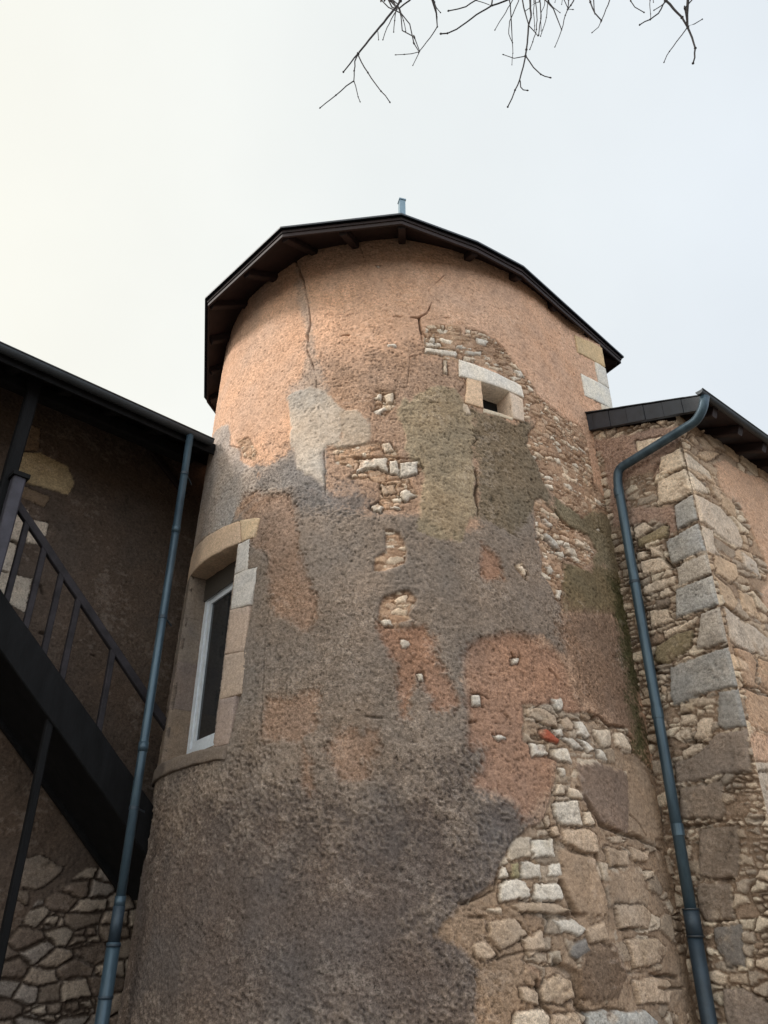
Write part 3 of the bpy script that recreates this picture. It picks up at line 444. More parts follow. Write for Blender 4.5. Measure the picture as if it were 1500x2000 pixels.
def voro(X, Y, cw, ch, seed, jit=.42):                  # anisotropic cells in staggered courses -> id hash, edge distance (m)
    y = Y/ch; iy0 = np.floor(y).astype(np.int64)
    best = np.full(X.shape, 1e9); sec = np.full(X.shape, 1e9); bid = np.zeros(X.shape, np.int64); bcx = np.zeros(X.shape); bcy = np.zeros(X.shape)
    scx = np.zeros(X.shape); scy = np.zeros(X.shape)
    for dy in (-1, 0, 1):
        iy = iy0+dy; sh = h2(iy, iy*0+3, seed)
        x = X/cw+sh; ix0 = np.floor(x).astype(np.int64)
        for dx in (-1, 0, 1):
            ix = ix0+dx
            cx = (ix+.5+(h2(ix, iy, seed+1)-.5)*2*jit-sh)*cw; cy = (iy+.5+(h2(ix, iy, seed+2)-.5)*1.1*jit)*ch
            d = ((X-cx)/cw)**2+((Y-cy)/ch)**2
            idd = ix*7919+iy*104729
            m = d < best; m2 = (~m) & (d < sec)
            sec = np.where(m, best, np.where(m2, d, sec)); scx = np.where(m, bcx, np.where(m2, cx, scx)); scy = np.where(m, bcy, np.where(m2, cy, scy))
            best = np.where(m, d, best); bid = np.where(m, idd, bid); bcx = np.where(m, cx, bcx); bcy = np.where(m, cy, bcy)
    # approximate distance to the bisector in metres
    gx = (scx-bcx)/cw**2; gy = (scy-bcy)/ch**2
    g = np.sqrt(gx**2+gy**2)+1e-9
    return bid, np.clip((sec-best)/(2*g), 0, 1), bcx, bcy

# ---- masonry finishes: albedo (sRGB bytes), blotch, speckle, grain (bump), pit depth
COAT = dict(
 tan=((206,163,133), .11, .13, .55, .003), tan_r=((202,162,132), .12, .12, .7, .004), tan2=((156,124,102), .14, .16, .8, .004), brown=((170,137,113), .14, .17, .8, .004),
 grey=((134,118,105), .13, .25, .85, .003), darkgrey=((105,92,85), .12, .24, .85, .003), greycement=((162,152,144), .20, .16, .5, .003),
 slate=((112,106,103), .22, .24, .8, .003), lightgrey=((182,168,154), .18, .12, .4, .002), lightgrey2=((174,156,138), .15, .12, .45, .002),
 olive=((160,142,114), .22, .18, .7, .004), olivedark=((128,111,90), .18, .22, 1.0, .005), streak=((160,150,140), .15, .2, .7, .003),
 orange=((162,121,96), .16, .2, .75, .004), moss=((124,105,76), .2, .2, .8, .004), mossbrown=((136,107,86), .18, .2, .8, .004),
 mossgreen=((86,80,50), .2, .15, .8, .003), mosstop=((132,116,90), .2, .18, .9, .004), dustbrown=((152,125,101), .18, .16, .7, .005), dustbrown2=((120,98,80), .18, .14, .8, .004),
 brownplaster=((134,112,97), .16, .14, .5, .003), tanplaster=((166,140,116), .12, .08, .5, .003), pinktan=((156,128,112), .14, .12, .7, .004),
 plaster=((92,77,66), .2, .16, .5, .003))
STONE = dict(white=(214,200,184), cream=(214,192,168), cream2=(196,175,154), tanst=(186,160,135), red=(176,88,60), olive=(150,138,104), grey=(168,164,158), slatest=(128,120,114),
 bluegrey=(158,153,148), bluetan=(172,160,148), taupe=(138,122,110), mosstan=(140,124,96), brownst=(132,115,101), ochre=(204,170,136), orangest=(198,158,124),
 block=(190,164,122), block2=(134,110,86), pale=(196,180,162), pale2=(128,112,98))

def desat(c, k=.10): return c*(1-k)+k*float(np.dot(c, (.3, .59, .11)))

class Surface:
    """a wall sheet over (u, z): albedo, relief and grain computed layer by layer, then meshed"""
    def __init__(s, us, zs, seed, base):
        s.us, s.zs = us, zs; s.X, s.Y = np.meshgrid(us, zs); s.seed = seed
        s.c = np.zeros(s.X.shape+(3,)); s.h = np.zeros(s.X.shape); s.g = np.ones(s.X.shape); s.k = 0
        s.n_big = fbm(s.X, s.Y, .9, seed+1, 5); s.n_mid = fbm(s.X, s.Y, .16, seed+2, 4); s.n_fine = fbm(s.X+.4*s.Y, s.Y, .019, seed+3, 2)
        s.n_edge = fbm(s.X, s.Y, .34, seed+4, 3)*.8+fbm(s.X, s.Y, .09, seed+40, 3)*.55; s.n_pix = h2((s.X*120).astype(np.int64), (s.Y*120).astype(np.int64), seed+9)*2-1
        s.n_hue = fbm(s.X, s.Y, .5, seed+6, 4)
        s.coat_apply(base, 1.0, 0, np.ones(s.X.shape))
    def tex(s, m, sl):
        col, bl, sp, gr, pit = COAT[m]; col = desat(lin(*col))
        v = 1 + bl*(s.n_big[sl]*.7+s.n_mid[sl]*.6) + sp*(s.n_fine[sl]*.55+s.n_pix[sl]*.42)
        c = col*np.clip(v, .25, 2)[..., None]
        c = c*(1+s.n_hue[sl][..., None]*np.array([.045, 0, -.045]))
        p = np.clip(-s.n_fine[sl]*1.0-s.n_mid[sl]*.12-.60, 0, 1)*2.2
        c = c*(1-.30*p*min(1, gr))[..., None]
        h = pit*(s.n_fine[sl]*1.0+s.n_mid[sl]*.5)-p*pit*1.2
        return c, h, gr
    def coat_apply(s, m, a, th, mask, sl=slice(None)):
        c, h, gr = s.tex(m, sl); k = mask*a
        s.c[sl] = s.c[sl]*(1-k[..., None])+c*k[..., None]
        s.h[sl] = s.h[sl]*(1-k)+(h+th)*k
        s.g[sl] = s.g[sl]*(1-k)+gr*k
    def win(s, poly, mar):
        P = np.array(poly); i0 = np.searchsorted(s.us, P[:, 0].min()-mar); i1 = np.searchsorted(s.us, P[:, 0].max()+mar)
        j0 = np.searchsorted(s.zs, P[:, 1].min()-mar); j1 = np.searchsorted(s.zs, P[:, 1].max()+mar)
        return (slice(j0, j1), slice(i0, i1)) if i1 > i0 and j1 > j0 else None
    def run(s, layers):
        for r in layers:
            s.k += 1
            if r[0] == 'coat':
                _, m, soft, th, rag, poly = r; sl = s.win(poly, soft+rag*2.5)
                if sl is None: continue
                soft = max(soft, .045 if m in ('orange', 'tan2', 'grey', 'olivedark') else .022); d = sdist(poly, s.X[sl], s.Y[sl])+max(rag, .03)*s.n_edge[sl]
                mk = ss(soft, -soft, d+s.n_fine[sl]*.5*soft+s.n_mid[sl]*.5*soft)
                s.coat_apply(m, .72 if m == 'tan2' else .82 if m in ('orange', 'tan', 'olive', 'slate', 'greycement') else .5 if m == 'streak' else 1, th, mk, sl)
                if abs(th) > .004 and soft < .035:            # a shadow-catching lip where one coat stops
                    s.h[sl] -= .004*np.exp(-(d/.010)**2)*np.clip(.4+s.n_mid[sl], 0, 1)
            elif r[0] == 'rub':
                _, st, rag, dep, poly = r; sl = s.win(poly, rag*3)
                if sl is None: continue
                d = sdist(poly, s.X[sl], s.Y[sl])+rag*s.n_edge[sl]
                s.rubble(st, ss(.012, -.012, d), sl, dep)
                if dep < -.004: s.h[sl] -= .008*np.exp(-(d/.014)**2); s.c[sl] *= (1-.25*np.exp(-(d/.010)**2))[..., None]
            elif r[0] == 'stone':
                _, col, h, poly = r; sl = s.win(poly, .04)
                if sl is None: continue
                dress = col in ('block', 'block2', 'pale', 'bluegrey', 'bluetan'); d = sdist(poly, s.X[sl], s.Y[sl])+(.006 if dress else .017)*s.n_mid[sl]+.007*s.n_fine[sl]+.005
                s.stone(desat(lin(*STONE[col]), .12), h, d, sl, s.k, .25 if dress else 1)
            elif r[0] == 'crack':
                _, w, line = r; sl = s.win(line, .06)
                if sl is None: continue
                d = ldist(line, s.X[sl]+.012*s.n_mid[sl], s.Y[sl]+.012*s.n_edge[sl])
                ww = w*(.85+.6*s.n_mid[sl]); mk = np.clip(1-d/np.maximum(ww, .003)/1.3, 0, 1)*np.clip(.95+1.0*s.n_edge[sl]+.6*s.n_mid[sl], 0, 1)
                s.h[sl] -= mk*min(.05, w*3); s.c[sl] *= (1-.5*mk)[..., None]
    def weather(s, a=1.0):
        st = fbm(s.X*3.2, s.Y*.55, .55, s.seed+80, 4)                   # rain runs
        bl = fbm(s.X, s.Y, .28, s.seed+81, 5); sp = fbm(s.X+.35*s.Y, s.Y*1.6, .06, s.seed+82, 3)
        s.c *= (1+a*(.07*st+.06*bl+.07*sp))[..., None]*(1+a*.035*bl[..., None]*np.array([1, 0, -1.2]))
        lime = ss(.55, 1.1, bl+.6*sp+.25*s.n_fine)*.14*a               # lime bloom and crumbs
        s.c += (lin(192,180,170)-s.c)*lime[..., None]
        s.g *= np.clip(.85+.5*s.n_big+.3*bl, .35, 1.4); s.h += .0022*sp
    def stone(s, col, h, d, sl, k, sm=1.0):
        inn = ss(.004, -.004, d); dome = h*(1-np.exp(np.minimum(d, 0)/.008))
        rnd = random.Random(k*31+s.seed); tone = 1+rnd.uniform(-.12, .10)
        dome = dome+(s.X[sl]-s.X[sl].mean())*rnd.uniform(-.05, .05)+(s.Y[sl]-s.Y[sl].mean())*rnd.uniform(-.07, .03)
        v = tone*(1+.09*s.n_mid[sl]+.06*s.n_fine[sl]+.05*s.n_pix[sl]+.06*s.n_big[sl]+.10*s.n_edge[sl])*(1+s.n_hue[sl]*.05)
        pits = np.clip(-s.n_fine[sl]*.7-s.n_mid[sl]*.6-.62, 0, 1)*1.6
        c = col*np.clip(v, .3, 2)[..., None]*(1-.35*pits)[..., None]
        q = (ss(-.1, .7, s.n_edge[sl]*rnd.choice((-1, 1))*1.2+.6*s.n_hue[sl]+.4*s.n_mid[sl])*rnd.uniform(.15, .5))[..., None]     # lichen or soot on part of the face
        c = c*(1-q)+col*np.array(rnd.choice(((1.25, 1.27, 1.28), (.62, .60, .58), (.72, .70, .62))))*(1+.12*s.n_fine[sl])[..., None]*q
        smear = np.clip(s.n_edge[sl]*1.2+s.n_mid[sl]*.8-.45, 0, .75)*sm; inn = inn*(1-smear)
        joint = ss(.020, .004, d)*(1-inn)*np.clip(.8+.9*s.n_edge[sl], 0, 1)*(d > -.004)                      # recessed joint round it
        s.c[sl] = s.c[sl]*(1-.5*joint)[..., None]; s.h[sl] -= .024*joint
        s.c[sl] = s.c[sl]*(1-inn[..., None])+c*inn[..., None]
        s.h[sl] = s.h[sl]*(1-inn)+(dome+.006*s.n_mid[sl]+.0025*s.n_fine[sl]-.004*pits)*inn
        s.g[sl] = s.g[sl]*(1-inn)+.6*inn
    def rubble(s, st, mask, sl, dep):
        X, Y = s.X[sl], s.Y[sl]
        wx = X+.022*s.n_mid[sl]; wy = Y+.014*s.n_mid[sl]
        if st == 'fine': cw, ch, hh, cover, jw = .12, .058, .015, .30, .006; pal = [(212,186,158),(186,152,122),(224,206,184),(172,138,110),(200,168,140)]; mort = (172,139,114)
        elif st == 'big': cw, ch, hh, cover, jw = .26, .15, .016, .5, .009; pal = [(176,154,132),(162,140,118),(190,170,148),(152,132,112),(170,150,130)]; mort = (152,128,107)
        elif st == 'course': cw, ch, hh, cover, jw = .27, .135, .03, .0, .014; pal = [(142,126,111),(126,110,96),(154,138,122),(138,126,116),(112,96,84)]; mort = (84,71,61)
        elif st == 'mid': cw, ch, hh, cover, jw = .17, .085, .022, .15, .010; pal = [(186,166,145),(170,150,130),(200,182,160),(156,140,124)]; mort = (134,113,96)
        else: cw, ch, hh, cover, jw = .36, .15, .02, .2, .009; pal = [(194,164,134),(182,154,126),(204,180,152),(168,146,124)]; mort = (150,124,102)
        wx = wx+.3*cw*fbm(X, Y, cw*2.5, s.seed+70, 2)*.5; wy = wy+.25*ch*fbm(X, Y, cw*3, s.seed+71, 2)
        idd, ed, cxx, cyy = voro(wx, wy, cw, ch, s.seed+11)
        id2, ed2, cx2, cy2 = voro(wx, wy, cw*.52, ch*.55, s.seed+15); sub = h2(idd, idd*0+8, 5) > (.88 if st == 'course' else .62)     # some cells break into packing stones
        ed = np.where(sub, np.minimum(ed, ed2), ed); cxx = np.where(sub, cx2, cxx); cyy = np.where(sub, cy2, cyy); idd = np.where(sub, idd*31+id2, idd)
        r1 = h2(idd, idd*0+1, 5); r2 = h2(idd, idd*0+2, 5); r3 = h2(idd, idd*0+3, 5)
        P = np.array([desat(lin(*p), .12) for p in pal]); pc = P[np.clip((r1*len(pal)).astype(int), 0, len(pal)-1)]
        v = 1+.26*(r2-.5)+.12*s.n_mid[sl]+.10*s.n_edge[sl]+.08*s.n_fine[sl]+.06*s.n_pix[sl]
        inn = ss(jw*.5, jw*1.5, ed+.006*s.n_fine[sl]+.008*s.n_mid[sl]); cov = (r3 < cover)
        r4 = h2(idd, idd*0+4, 5); r5 = h2(idd, idd*0+6, 5)
        top = hh*(1-np.exp(-ed/.012))*(.4+.9*r2)+(wx-cxx)*(r4-.5)*.14+(wy-cyy)*(r5-.6)*.22
        lv = np.where(cov, .25, 1.0)
        mc = lin(*mort)*(1+.1*s.n_mid[sl]+.10*s.n_fine[sl]+.05*s.n_pix[sl])[..., None]
        sc = pc*np.clip(v, .3, 2)[..., None]
        kk = (inn*np.where(cov, .18, 1.0))[..., None]
        c = mc*(1-kk)+sc*kk
        deep = ss(jw*1.1, 0, ed)*(~cov)*np.clip(.55+.9*fbm(X, Y, .35, s.seed+30, 3), 0, 1)
        if st == 'course': deep = ss(jw*1.1, 0, ed)*.75
        c = c*(1-.42*deep)[..., None]
        h = top*lv*inn-.02*deep+.005*s.n_mid[sl]+.002*s.n_fine[sl]+dep
        s.c[sl] = s.c[sl]*(1-mask[..., None])+c*mask[..., None]; s.h[sl] = s.h[sl]*(1-mask)+h*mask; s.g[sl] = s.g[sl]*(1-mask)+.6*mask

def thing(name, label, cat, loc, group=None):
    o = bpy.data.objects.new(name, None); COL.objects.link(o); o.location = loc; o.empty_display_size = .3
    o['label'] = label; o['category'] = cat
    if group: o['group'] = group
    return o
def world_loc(o):
    v = Vector((0, 0, 0))
    while o is not None: v = v+o.location; o = o.parent
    return v
def mesh(name, verts, faces, mat, parent=None, smooth=False, label=None, col=None, grain=None):
    off = world_loc(parent) if parent else Vector((0, 0, 0))
    v = np.asarray(verts, np.float32)-np.array(off, np.float32)
    me = bpy.data.meshes.new(name)
    if isinstance(faces, np.ndarray):
        n = len(faces); me.vertices.add(len(v)); me.vertices.foreach_set('co', v.ravel())
        me.loops.add(n*4); me.loops.foreach_set('vertex_index', faces.astype(np.int32).ravel())
        me.polygons.add(n); me.polygons.foreach_set('loop_start', np.arange(0, n*4, 4, dtype=np.int32)); me.polygons.foreach_set('loop_total', np.full(n, 4, np.int32))
        me.update(calc_edges=True)
    else:
        me.from_pydata([tuple(map(float, p)) for p in v], [], faces); me.update()
    me.polygons.foreach_set('use_smooth', np.full(len(me.polygons), bool(smooth)))
    if col is not None:
        a = me.attributes.new('Col', 'FLOAT_COLOR', 'POINT'); rgba = np.ones((len(v), 4), np.float32); rgba[:, :3] = np.clip(col, 0, 1); a.data.foreach_set('color', rgba.ravel())
        a = me.attributes.new('grain', 'FLOAT', 'POINT'); a.data.foreach_set('value', np.asarray(grain, np.float32).ravel() if grain is not None else np.full(len(v), .45, np.float32))
    me.materials.append(mat)
    o = bpy.data.objects.new(name, me); COL.objects.link(o)
    if parent: o.parent = parent
    if label: o['label'] = label
    return o

class MB:
    def __init__(s): s.v = []; s.f = []
    def add(s, v, f):
        o = len(s.v); s.v += [tuple(p) for p in v]; s.f += [tuple(i+o for i in q) for q in f]; return s
    def box(s, c, ax, ay, az, hx, hy, hz):
        c, ax, ay, az = map(np.array, (c, ax, ay, az)); v = []
        for i in (-1, 1):
            for j in (-1, 1):
                for k in (-1, 1): v.append(c+ax*hx*i+ay*hy*j+az*hz*k)
        return s.add(v, [(0,1,3,2),(4,6,7,5),(0,4,5,1),(2,3,7,6),(0,2,6,4),(1,5,7,3)])
    def beam(s, a, b, w, h, up=(0, 0, 1), jit=0):                     # rectangular bar from a to b
        a = np.array(a, float); b = np.array(b, float); d = b-a; L_ = np.linalg.norm(d); d /= L_
        side = np.cross(d, up); side /= np.linalg.norm(side); u2 = np.cross(side, d)
        bev = min(w, h)*.12; v = []; f = []
        prof = [(-w/2+bev, -h/2), (w/2-bev, -h/2), (w/2, -h/2+bev), (w/2, h/2-bev), (w/2-bev, h/2), (-w/2+bev, h/2), (-w/2, h/2-bev), (-w/2, -h/2+bev)]
        n = max(1, int(L_/.25)); rr = random.Random(int(L_*1000))
        for i in range(n+1):
            j1, j2 = rr.uniform(-jit, jit), rr.uniform(-jit, jit)
            for p in prof: v.append(a+d*L_*i/n+side*(p[0]+j1)+u2*(p[1]+j2))
        for i in range(n):
            for k in range(8): f.append((i*8+k, i*8+(k+1) % 8, i*8+8+(k+1) % 8, i*8+8+k))
        f.append(tuple(range(7, -1, -1))); f.append(tuple(n*8+k for k in range(8)))
        return s.add(v, f)
    def tube(s, pts, r, n=16, cap=True):
        P = [np.array(p, float) for p in pts]; rs = r if hasattr(r, '__len__') else [r]*len(P)
        v = []; f = []; ref = None
        for i, p in enumerate(P):
            d = (P[min(i+1, len(P)-1)]-P[max(i-1, 0)]); d /= np.linalg.norm(d)
            if ref is None:
                ref = np.cross(d, (0, 0, 1)) if abs(d[2]) < .95 else np.cross(d, (0, 1, 0))
            ref = ref-d*np.dot(ref, d); ref /= np.linalg.norm(ref); b = np.cross(d, ref)
            for k in range(n):
                t = 2*math.pi*k/n; v.append(p+(ref*math.cos(t)+b*math.sin(t))*rs[i])
        for i in range(len(P)-1):
            for k in range(n): f.append((i*n+k, i*n+(k+1) % n, (i+1)*n+(k+1) % n, (i+1)*n+k))
        if cap: f.append(tuple(range(n-1, -1, -1))); f.append(tuple((len(P)-1)*n+k for k in range(n)))
        return s.add(v, f)
    def build(s, name, mat, parent=None, smooth=False, label=None): return mesh(name, s.v, s.f, mat, parent, smooth, label)

# ------------------------------------------------------------------ materials
def newmat(name):
    m = bpy.data.materials.new(name); m.use_nodes = True; nt = m.node_tree; return m, nt, nt.nodes['Principled BSDF']
def noise_n(nt, vec, scale, detail=4, rough=.6):
    n = nt.nodes.new('ShaderNodeTexNoise'); n.inputs['Scale'].default_value = scale; n.inputs['Detail'].default_value = detail; n.inputs['Roughness'].default_value = rough
    if vec is not None: nt.links.new(vec, n.inputs['Vector'])
    return n.outputs[0]
def masonry_mat(name='masonry'):
    m, nt, b = newmat(name); Nn = nt.nodes.new; Ln = nt.links.new
    at = Nn('ShaderNodeAttribute'); at.attribute_name = 'Col'; gr = Nn('ShaderNodeAttribute'); gr.attribute_name = 'grain'
    tcn = Nn('ShaderNodeTexCoord'); ob = tcn.outputs['Object']
    n1 = noise_n(nt, ob, 95, 5, .7); n2 = noise_n(nt, ob, 38, 4, .6)
    def M(op, a, b_):
        x = Nn('ShaderNodeMath'); x.operation = op
        for i, q in enumerate((a, b_)):
            if isinstance(q, (int, float)): x.inputs[i].default_value = q
            else: Ln(q, x.inputs[i])
        return x.outputs[0]
    amp = M('ADD', M('MULTIPLY', gr.outputs['Fac'], 1.15), .55)
    f = M('ADD', M('MULTIPLY', M('SUBTRACT', M('ADD', M('MULTIPLY', n1, 1.5), n2), 1.25), amp), 1.0)
    n3 = noise_n(nt, ob, 70, 3, .55)
    mr = Nn('ShaderNodeMapRange'); mr.interpolation_type = 'SMOOTHSTEP'; Ln(n3, mr.inputs[0]); mr.inputs[1].default_value = .30; mr.inputs[2].default_value = .42; mr.inputs[3].default_value = .42; mr.inputs[4].default_value = 1
    ml = Nn('ShaderNodeMapRange'); ml.interpolation_type = 'SMOOTHSTEP'; Ln(noise_n(nt, ob, 74, 2, .5), ml.inputs[0]); ml.inputs[1].default_value = .62; ml.inputs[2].default_value = .72; ml.inputs[3].default_value = 1; ml.inputs[4].default_value = 1.5
    gk = M('MINIMUM', gr.outputs['Fac'], 1.0)
    pit = M('ADD', M('MULTIPLY', M('SUBTRACT', M('MULTIPLY', mr.outputs[0], ml.outputs[0]), 1.0), gk), 1.0)
    f = M('MULTIPLY', f, pit)
    vmn = Nn('ShaderNodeVectorMath'); vmn.operation = 'SCALE'; Ln(at.outputs['Color'], vmn.inputs[0]); Ln(f, vmn.inputs['Scale'])
    Ln(vmn.outputs[0], b.inputs['Base Color'])
    bp = Nn('ShaderNodeBump'); bp.inputs['Distance'].default_value = .015
    Ln(M('ADD', M('ADD', n2, M('MULTIPLY', n1, .6)), M('MULTIPLY', mr.outputs[0], .35)), bp.inputs['Height']); Ln(M('MULTIPLY', gr.outputs['Fac'], .75), bp.inputs['Strength'])
    Ln(bp.outputs[0], b.inputs['Normal']); b.inputs['Roughness'].default_value = .93; b.inputs['Specular IOR Level'].default_value = .2
    return m
def plain_mat(name, col, rough=.6, metal=0, var=.25, scale=6, bump=.15, stretch=None, spec=.5, col2=None):
    m, nt, b = newmat(name); Nn = nt.nodes.new; Ln = nt.links.new
    tcn = Nn('ShaderNodeTexCoord'); vec = tcn.outputs['Object']
    if stretch:
        mpn = Nn('ShaderNodeMapping'); mpn.inputs['Scale'].default_value = stretch; Ln(vec, mpn.inputs[0]); vec = mpn.outputs[0]
    n = noise_n(nt, vec, scale, 6, .65); n2 = noise_n(nt, vec, scale*7, 3, .6)
    r = Nn('ShaderNodeValToRGB'); Ln(n, r.inputs[0]); c = lin(*col)
    c0 = c*(1-var); c1 = (lin(*col2) if col2 else c*(1+var))
    r.color_ramp.elements[0].position = .32; r.color_ramp.elements[0].color = (*c0, 1); r.color_ramp.elements[1].position = .7; r.color_ramp.elements[1].color = (*np.minimum(c1, 1), 1)
    mx = Nn('ShaderNodeMix'); mx.data_type = 'RGBA'; mx.blend_type = 'MULTIPLY'; mx.inputs[0].default_value = .35; Ln(r.outputs[0], mx.inputs[6]); Ln(n2, mx.inputs[7])
    Ln(mx.outputs[2], b.inputs['Base Color']); b.inputs['Roughness'].default_value = rough; b.inputs['Metallic'].default_value = metal; b.inputs['Specular IOR Level'].default_value = spec
    bp = Nn('ShaderNodeBump'); bp.inputs['Distance'].default_value = .004; bp.inputs['Strength'].default_value = bump; Ln(n2, bp.inputs['Height']); Ln(bp.outputs[0], b.inputs['Normal'])
    return m
M_ST = masonry_mat()
M_WOOD = plain_mat('dark_stained_wood', (44,28,28), .7, 0, .4, 5, .5, (1, 1, 4))
M_OLD = plain_mat('near_black_timber', (19,19,21), .8, 0, .5, 4, .8, (3, 3, .6), spec=.2)  # timber colour lowered to near black
M_RAIL = plain_mat('worn_dark_rail_timber', (46,42,46), .75, 0, .5, 7, .8, spec=.3)
M_SLATE = plain_mat('slate', (46,52,62), .5, 0, .3, 9, .4)
M_ZINC = plain_mat('patinated_zinc_pipe', (62,84,100), .38, .35, .32, 7, .3, (1, 1, .22), col2=(88,110,124))
M_ZINCD = plain_mat('dark_cast_iron_pipe', (50,64,76), .5, .2, .25, 6, .2)
M_GUT = plain_mat('grey_gutter_metal', (66,71,76), .5, .3, .2, 4, .1)
M_PLW = plain_mat('white_window_paint', (236,243,252), .35, 0, .04, 3, .03)
M_FIN = plain_mat('pale_zinc', (128,150,164), .4, .5, .1, 6, .05)
M_GRND = plain_mat('gravel_ground', (112,104,94), .95, 0, .4, 9, 1.0)
M_BARK = plain_mat('bark', (52,46,46), .9, 0, .35, 12, .6)
M_BOX = plain_mat('brown_shutter_box', (72,66,60), .6, 0, .1, 5, .05)
M_GLASS, _nt, _b = newmat('dark_window_glass'); _b.inputs['Base Color'].default_value = (.012, .016, .02, 1); _b.inputs['Roughness'].default_value = .06; _b.inputs['Specular IOR Level'].default_value = .5
M_BLK = plain_mat('black_backing', (16,15,16), .9)

# ------------------------------------------------------------------ ground
g = mesh('ground', [(x, y, 0.06*math.sin(x*.7)*math.sin(y*.5) if abs(x) < 30 and abs(y) < 30 else 0) for y in np.r_[-400, -120, np.arange(-30, 31, 1.0), 120, 400] for x in np.r_[-400, -120, np.arange(-30, 31, 1.0), 120, 400]],
         [(j*65+i, j*65+i+1, (j+1)*65+i+1, (j+1)*65+i) for j in range(64) for i in range(64)], M_GRND)
g['kind'] = 'structure'; g.location.z = -.02

def quads(ny, nx, keep=None):
    i = np.arange(nx-1); j = np.arange(ny-1); I, J = np.meshgrid(i, j); a = J*nx+I
    q = np.stack([a, a+1, a+nx+1, a+nx], -1).reshape(-1, 4)
    return q if keep is None else q[keep.reshape(-1)]

def block(name, corners, off_in, off_out, mp, col, parent, seed, step=.03, rag=.006, bev=.012, skirt_in=None, label=None):
    """a dressed stone over a quad of (u,z) corners bl, br, tr, tl, mapped on to its wall, with worn edges and sides running inward"""
    (b0, b1, t1, t0) = [np.array(c, float) for c in corners]
    nx = max(6, int(np.linalg.norm(b1-b0)/step)); ny = max(6, int(np.linalg.norm(t0-b0)/step))
    sx = np.r_[0, .004/max(.05, np.linalg.norm(b1-b0)), np.linspace(bev/np.linalg.norm(b1-b0), 1-bev/np.linalg.norm(b1-b0), nx), 1-.004/max(.05, np.linalg.norm(b1-b0)), 1]
    sy = np.r_[0, .004/max(.05, np.linalg.norm(t0-b0)), np.linspace(bev/np.linalg.norm(t0-b0), 1-bev/np.linalg.norm(t0-b0), ny), 1-.004/max(.05, np.linalg.norm(t0-b0)), 1]
    A, B = np.meshgrid(sx, sy)
    P = ((1-A)*(1-B))[..., None]*b0+(A*(1-B))[..., None]*b1+(A*B)[..., None]*t1+((1-A)*B)[..., None]*t0
    U, Z = P[..., 0], P[..., 1]
    ed = np.minimum(np.minimum(A, 1-A)*np.linalg.norm(b1-b0), np.minimum(B, 1-B)*np.linalg.norm(t0-b0))
    U = U+rag*fbm(U, Z, .12, seed, 3); Z = Z+rag*fbm(U, Z, .12, seed+5, 3)
    off = off_out-bev*.7*np.clip(1-ed/bev, 0, 1)**2+.0025*fbm(U, Z, .08, seed+8, 3)
    ny_, nx_ = U.shape
    V = mp(U.ravel(), Z.ravel(), off.ravel())
    F = [tuple(q) for q in quads(ny_, nx_)]
    ring = [i for i in range(nx_)]+[j*nx_+nx_-1 for j in range(1, ny_)]+[(ny_-1)*nx_+i for i in range(nx_-2, -1, -1)]+[j*nx_ for j in range(ny_-2, 0, -1)]
    ur, zr = U.ravel()[ring], Z.ravel()[ring]; n0 = len(V); lv = [V]
    deps = np.linspace(off_out-bev, off_in, 6)[1:]
    for d in deps: lv.append(mp(ur, zr, np.full(len(ring), d)))
    V = np.concatenate(lv); m = len(ring); prev = ring
    for q in range(len(deps)):
        cur = [n0+q*m+i for i in range(m)]
        for i in range(m): F.append((prev[(i+1) % m], prev[i], cur[i], cur[(i+1) % m]))
        prev = cur
    n = fbm(V[:, 0]*1.3+V[:, 1], V[:, 2]+V[:, 1]*.5, .2, seed+3, 4); n2 = fbm(V[:, 0]+V[:, 1], V[:, 2], .03, seed+4, 2)
    c = lin(*col)[None]*(1+.08*n+.05*n2)[:, None]*(1+n[:, None]*np.array([.03, 0, -.05]))
    return mesh(name, V, F, M_ST, parent, True, label, c, np.full(len(V), .35))

# ================================================================== ROUND TOWER
TC = np.array([.205, 8.25]); R0 = 2.45; UC = R0*math.radians(45); UE = 2.975
def trad(z): return 2.51-.021*z
def tbase(u):
    u = np.asarray(u, float); ph = np.minimum(u/R0, math.radians(45)); s = np.maximum(np.minimum(u, UE)-UC, 0)
    n = np.stack([np.sin(ph), -np.cos(ph)], -1); t = np.stack([np.cos(ph), np.sin(ph)], -1)
    return TC+n*R0+t*s[..., None], n
RET = np.array([-.545, .838]); RETN = np.array([.838, .545])           # the return wall beyond the quoined corner
def tmap(u, z, off=0.0):
    u = np.asarray(u, float); z = np.asarray(z, float); off = off*np.ones_like(u)
    b, n = tbase(u); k = ss(3.05, 2.3, u)
    p = b+n*((trad(z)-R0)*k+off*(u <= UE))[..., None]
    e = np.maximum(u-UE, 0); p = p+RET*e[..., None]+RETN*(off*(u > UE))[..., None]
    return np.concatenate([p, z[..., None]], -1)
tower = thing('round_tower', 'round stone tower with patched crumbling render between the two lower buildings', 'tower', (TC[0], TC[1], 0))
G = .0078
E8 = [(-2.10, 9.70), (-2.43, 8.40), (-2.05, 6.58), (-1.07, 5.58), (.18, 5.41), (.99, 5.77), (1.53, 6.11), (3.03, 7.59), (2.20, 8.93), (1.4, 10.4), (-.5, 10.8)]
